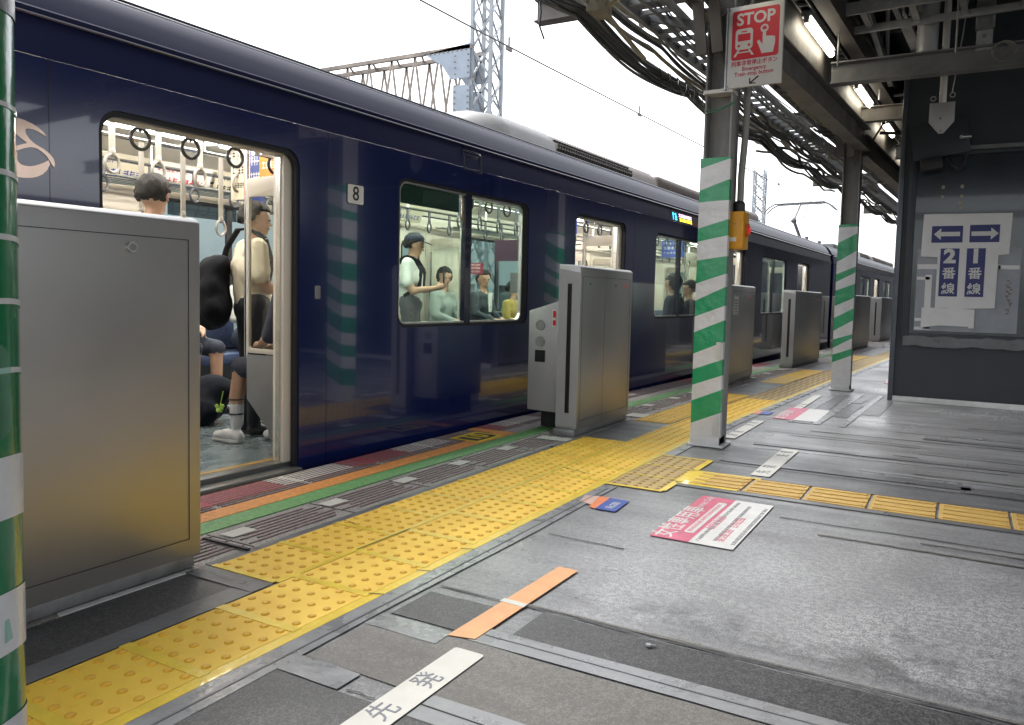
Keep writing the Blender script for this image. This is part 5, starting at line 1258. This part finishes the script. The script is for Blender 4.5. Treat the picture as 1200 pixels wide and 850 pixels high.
def seat_pose(arms='lap', sleeve=1, legs=2, lean=0, shin=2):
    J = []
    for k in (-1, 1):
        J += [((.09*k,.05,.54),(.11*k,.46,.53),.088,.066,legs), ((.11*k,.46,.52),(.11*k,.47,.12),.056,.040,shin), ((.11*k,.45,.045),(.12*k,.62,.035),.045,.036,3)]
    J += [((-.07,.02,.56),(.07,.02,.56),.115,.115,legs), ((0,.0,.62),(0,.02+lean,.86),.128,.14,1), ((-.09,.02+lean,.86),(.09,.02+lean,.86),.115,.115,1), ((-.11,.02+lean,.97),(.11,.02+lean,.97),.085,.085,1), ((0,.03+lean,1.0),(0,.05+lean,1.11),.058,.05,0)]
    for k in (-1, 1):
        J += [((.175*k,.02+lean,.99),(.22*k,.06,.76),.060,.052,1), ((.22*k,.06,.76),(.10*k,.27,.68),.045,.03,sleeve)]
        hand(J, (.10*k,.27,.68), (-.4*k,.9,-.1), (0,0,-1), (-1*k,.2,0), 0, .6)
    return J
beige = mat('beige_shirt', (.66,.60,.46), .8, bump=.3, bscale=25, var=.06, vscale=8); blk = mat('black_trousers', (.02,.022,.03), .8, bump=.3, bscale=25); whites = mat('white_sneaker', (.65,.65,.66), .5, var=.1, vscale=40)
dk = mat('dark_clothes', (.03,.035,.055), .85, bump=.3, bscale=25); whs = mat('white_shirt', (.66,.68,.64), .8, bump=.3, bscale=25, var=.05, vscale=8); gryt = mat('grey_trousers', (.09,.09,.10), .8); mint = mat('pale_green_top', (.30,.36,.33), .8, bump=.3, bscale=20); yel = mat('yellow_top', (.38,.29,.07), .8); suit = mat('dark_suit', (.035,.05,.06), .7)
blackshoe = mat('black_shoe', (.02,.02,.02), .4); tan = mat('tan_cloth', (.42,.34,.24), .8, bump=.2, bscale=20)
def person(label, J, mats, loc, rz, hc, look=(0,1,0), scale=1.0, style='short', seed=1, voxel=.013):
    head(J, hc, 0, look)
    o = body('person', label, J, mats, loc, rz, scale, voxel)
    face(o, hc, look); hairdo(o, hc, look, style, seed=seed)
    return o
HC = (0,.03,1.575)
# backpack man: back mostly to the platform, turned right
pA = person('standing person in a beige shirt seen from behind, inside the open door', stand(), [M['skin'],beige,blk,blackshoe], (-4.30,3.90,.016), rad(-26), (0,.03,1.565), (.25,1,0), .955, 'mushroom', 3)
pB = person('person with tousled dark hair, only the head showing over the nearest gate', stand(down=True), [M['skin'],whs,dk,blackshoe], (-4.36,3.16,.016), rad(22), (0,.03,1.575), (.0,1,0), 1.0, 'short', 8)
# bag on the back of the first person
t = thing('shoulder_bag', 'big black shoulder bag slung on the back of the person in beige', 'bag', (-4.30,3.86,.016), rad(-38))
def blob(pts, vox=.02, sm=6):
    mb = MB()
    for p, rr_ in pts: mb.ell(p, *rr_)
    o = mb.build('tmp', M['black']); r_ = o.modifiers.new('r','REMESH'); r_.mode = 'VOXEL'; r_.voxel_size = vox; s = o.modifiers.new('s','SMOOTH'); s.factor = .5; s.iterations = sm
    dg = bpy.context.evaluated_depsgraph_get(); dg.update(); me = bpy.data.meshes.new_from_object(o.evaluated_get(dg)); bpy.data.objects.remove(o); me.shade_smooth()
    from mathutils import noise as N
    nr = [v.normal.copy() for v in me.vertices]
    for v, q in zip(me.vertices, nr):
        c = v.co.copy(); v.co = c+q*(.016*N.noise(c*7)+.012*N.noise(Vector((c.x*18,c.y*18,c.z*9))))
    return me
bagm = mat('black_nylon', (.009,.010,.014), .8, spec=.2, bump=.5, bscale=12, var=.3, vscale=9)
def blobpart(name, pts, m, parent, **k):
    me = blob(pts, **k); me.materials.clear(); me.materials.append(m); me.name = name; o = bpy.data.objects.new(name, me); COL.objects.link(o); o.parent = parent; return o
blobpart('bag_body', [((-.06,-.22,1.09),(.15,.11,.15)),((-.07,-.23,.98),(.20,.12,.19)),((-.08,-.23,.87),(.22,.13,.15)),((-.03,-.19,1.17),(.12,.08,.08)),((.06,-.21,.86),(.13,.10,.12))], bagm, t, sm=25)
b = MB(); b.plate([rrect(-.20,.78,.04,.96,.03,5)], .03, lambda a, c, d: (a, -.335-d+(c-.88)**2*1.5, c)); po = b.build('pocket', bagm, t, bev=.008)
b = MB(); b.tube([(-.19,-.368,.945),(-.08,-.372,.95),(.03,-.368,.945)], .004, 6); b.build('zip', M['galv_dark'], po, smooth=True)
b = MB()
pts = [(-.15,-.17,1.15),(-.13,-.13,1.30),(-.08,-.06,1.425),(.0,.02,1.43),(.06,.11,1.36),(.10,.15,1.2),(.12,.12,1.05)]
for i in range(len(pts)-1): b.bar(pts[i], pts[i+1], .045, .012, up=(.5,.5,0))
b.build('strap', bagm, t)
# seated people nearest the door: bare leg, white sneaker
J = []
for k, q in ((-1,0),(1,-.24)):
    J += [((.09*k,.08,.53),(.10*k,.47,.52),.085,.060,2), ((.10*k,.46,.515),(.105*k,.50+q*.5,.30),.054,.050,0), ((.105*k,.50+q*.5,.30),(.105*k,.50+q,.13),.043,.040,1), ((.105*k,.48+q,.045),(.11*k,.60+q,.05),.042,.042,3), ((.11*k,.58+q,.045),(.115*k,.68+q,.036),.044,.032,3)]
J += [((-.07,.02,.56),(.07,.02,.56),.115,.115,2), ((0,0,.62),(0,.03,.86),.12,.13,2), ((-.11,.02,.97),(.11,.02,.97),.085,.085,2), ((0,.03,1.0),(0,.05,1.11),.058,.05,0)]
for k in (-1, 1):
    J += [((.175*k,.02,.99),(.22*k,.06,.76),.055,.05,2), ((.22*k,.06,.76),(.10*k,.27,.68),.042,.028,0)]; hand(J, (.10*k,.27,.68), (-.4*k,.9,-.1), (0,0,-1), (-1*k,.2,0), 0, .6)
sock = mat('white_sock', (.66,.66,.68), .9, bump=.2, bscale=200)
pC = person('seated person with bare shin, striped sock and white sneaker by the partition', J, [M['skin'],sock,dk,whites], (-3.63,3.70,.016), rad(90), (0,.05,1.22), (0,1,0), .97, 'short', 5, .012)
b = MB()
for z in (.30,.20):
    b = MB(); b.ring((-.105,.50,z), .046, .006, 'z', 22, 6); b.build('sock_stripe', M['ink'], pC, smooth=True)
b = MB()
for k in (-1,): b.plate([rrect(-.05,-.10,.055,.175,.04,5)], .022, lambda a, c, d, k=k: (.107*k+a*.85, .55+c*.95, .002+d))
b.build('shoe_soles', mat('sole_white', (.6,.6,.6), .6), pC, bev=.004)
# people on the far bench by the first door
def seated(label, y, mats, seed, style='short', look=(0,1,0), x=-5.86, rz=rad(-90), scale=1.0, J=None, hz=(0,.05,1.22), lean=0):
    return person(label, J or seat_pose(lean=lean), mats, (x,y,.016), rz, hz, look, scale, style, seed, .015)
pD = seated('seated person with bare forearms and shins, low behind the big black shoulder bag', 4.30, [M['skin'],blk,dk,blackshoe], 11, x=-5.74, J=seat_pose(sleeve=0, legs=2, shin=0))
pE = seated('seated person in a white top on the far bench right of the person in beige', 5.15, [M['skin'],whs,dk,blackshoe], 12, x=-5.72)
t = thing('floor_bag', 'dark green and black bag on the cabin floor under the seat partition', 'bag', (-3.80,3.80,.017))
blobpart('bag_body', [((0,0,.13),(.20,.12,.13)),((.10,-.06,.10),(.16,.10,.10)),((-.05,.05,.2),(.12,.10,.08))], mat('green_black_nylon', (.006,.014,.014), .8, spec=.2, bump=.5, bscale=15, var=.4, vscale=6), t)
t = thing('floor_bag', 'dark navy bag on the cabin floor left of the white sneaker', 'bag', (-4.95,4.02,.017))
blobpart('bag_body', [((0,0,.16),(.20,.16,.16)),((.05,.05,.24),(.18,.14,.12)),((.12,-.1,.10),(.14,.12,.10))], mat('navy_nylon', (.006,.008,.014), .85, spec=.2, bump=.5, bscale=15, var=.4, vscale=6), t)
t = thing('bag_charm', 'small bright green flower-like charm hanging beside the white sneaker', 'charm', (-4.42,3.72,.20))
b = MB()
for k in range(6): b.ell((.018*math.cos(k),.018*math.sin(k),.02*math.sin(k*2)), .014,.014,.014, 8, 6)
b.tube([(0,0,0),(.0,.03,.12)], .003, 5); b.build('charm', mat('lime', (.45,.65,.12), .5), t, smooth=True)
# cap man by the first window
pF = person('standing person in white shirt and dark cap, looking at a phone', stand(), [M['skin'],whs,gryt,blackshoe], (-5.05,6.72,.016), rad(-62), (0,.04,1.56), (0,1,-.25), .97, 'short', 4)
b = MB(); b.ell((0,.03,1.625), .100,.112,.068); capm = mat('navy_cap', (.02,.025,.05), .7); co_ = b.build('cap', capm, pF, smooth=True)
b = MB(); b.plate([[(-.075,.0)]+[(.08*math.sin(-1.3+2.6*i/8),.05+.08*math.cos(-1.3+2.6*i/8)) for i in range(9)]+[(.075,.0)]], .010, lambda a, c, d: (a, .10+c, 1.605-c*.35+d)); b.build('brim', capm, co_)
t = thing('phone', 'dark phone held by the standing person in the cap', 'phone', (-5.05,6.72,.016), rad(-62))
b = MB(); b.box((-.04,.34,1.10),(.04,.355,1.24)); b.build('phone', M['slot'], t, bev=.003)
t = thing('backpack', 'black backpack with straps on the standing person in the cap', 'bag', (-5.05,6.72,.016), rad(-62))
blobpart('bag_body', [((0,-.22,1.2),(.14,.09,.18)),((0,-.23,1.05),(.15,.10,.14))], bagm, t)
b = MB()
for k in (-1, 1):
    pts = [(.10*k,-.14,1.32),(.11*k,-.04,1.39),(.115*k,.05,1.37),(.12*k,.125,1.25),(.14*k,.11,1.08),(.15*k,-.05,.98)]
    for i in range(len(pts)-1): b.bar(pts[i], pts[i+1], .035, .01, up=(1,0,0))
b.build('strap', bagm, t)
pG = seated('seated dark-haired person in a pale green top, left in the first window', 8.25, [M['skin'],mint,dk,blackshoe], 21, look=(.6,1,-.1), x=-5.72, style='long')
pH = seated('seated person in a dark suit and white shirt, in the first window', 9.15, [M['skin'],suit,dk,blackshoe], 22, look=(.55,1,0), x=-5.70)
b = MB(); b.plate([[(-.035,.78),(.035,.78),(.055,1.04),(-.055,1.04)]], .012, lambda a, c, d: (a, .15+d, c)); b.build('shirt_front', whs, pH)
pI = seated('small seated person in a yellow top beside the person in the suit', 9.95, [M['skin'],yel,dk,blackshoe], 23, look=(-.3,1,0), x=-5.68, scale=.9)
pJ = seated('seated person in a white top at the right edge of the first window', 10.65, [M['skin'],whs,dk,blackshoe], 24, look=(.4,1,0), x=-5.66)
pK = person('dark seated silhouette behind the second window', seat_pose(), [M['skin'],dk,blk,blackshoe], (-3.33,10.3,.016), rad(90), (0,.05,1.22), (0,1,0), 1.0, 'long', 31, .016)
pL = person('seated person in dark clothes facing the other side behind the second window', seat_pose(), [M['skin'],dk,blk,blackshoe], (-3.30,10.95,.016), rad(90), (0,.05,1.22), (-.4,1,0), .95, 'short', 32, .016)

# ================================================================== building across the tracks, seen only through the cabin windows
t = thing('trackside_building', 'pale building across the tracks glimpsed through the train windows', 'building', (-11.2,8,-1.2))
holes = []
for i in range(20):
    for z in (1.2,3.4): holes.append((-10+i*2.6, z))
b = MB(); b.plate([[(-12,0),(44,0),(44,5.0),(-12,5.0)]]+[[(a,z),(a+1.5,z),(a+1.5,z+1.3),(a,z+1.3)] for a, z in holes], .3, lambda a, c, d: (-d, a, c)); b.build('wall', mat('pale_render', (.78,.80,.78), .8, var=.06, vscale=1), t)
for a, z in holes:
    b = MB(); b.box((-.16,a,z),(-.12,a+1.5,z+1.3)); w = b.build('window', mat('far_pane', (.05,.07,.08), .15) if 'far_pane' not in bpy.data.materials else bpy.data.materials['far_pane'], t)
b = MB(); b.box((-3.5,-12.1,4.98),(.1,44.1,5.1)); b.build('roof', M['galv_dark'], t)

t = thing('reflection_blocker', 'added plain dark reflection blocker along the far side of the platform, out of view', 'screen', (7.05,5.0,0))  # added out of view so the train side reflects dark instead of sky
b = MB(); b.box((0,0,0),(.12,40,2.5)); b.build('panel', mat('dark_screen', (.03,.033,.04), .8, spec=.1, var=.2, vscale=1), t)
b = MB()
for i in range(10): b.box((-.05,i*4,0),(0,i*4+.1,2.6))
b.build('frame', M['beam_grey'], t)
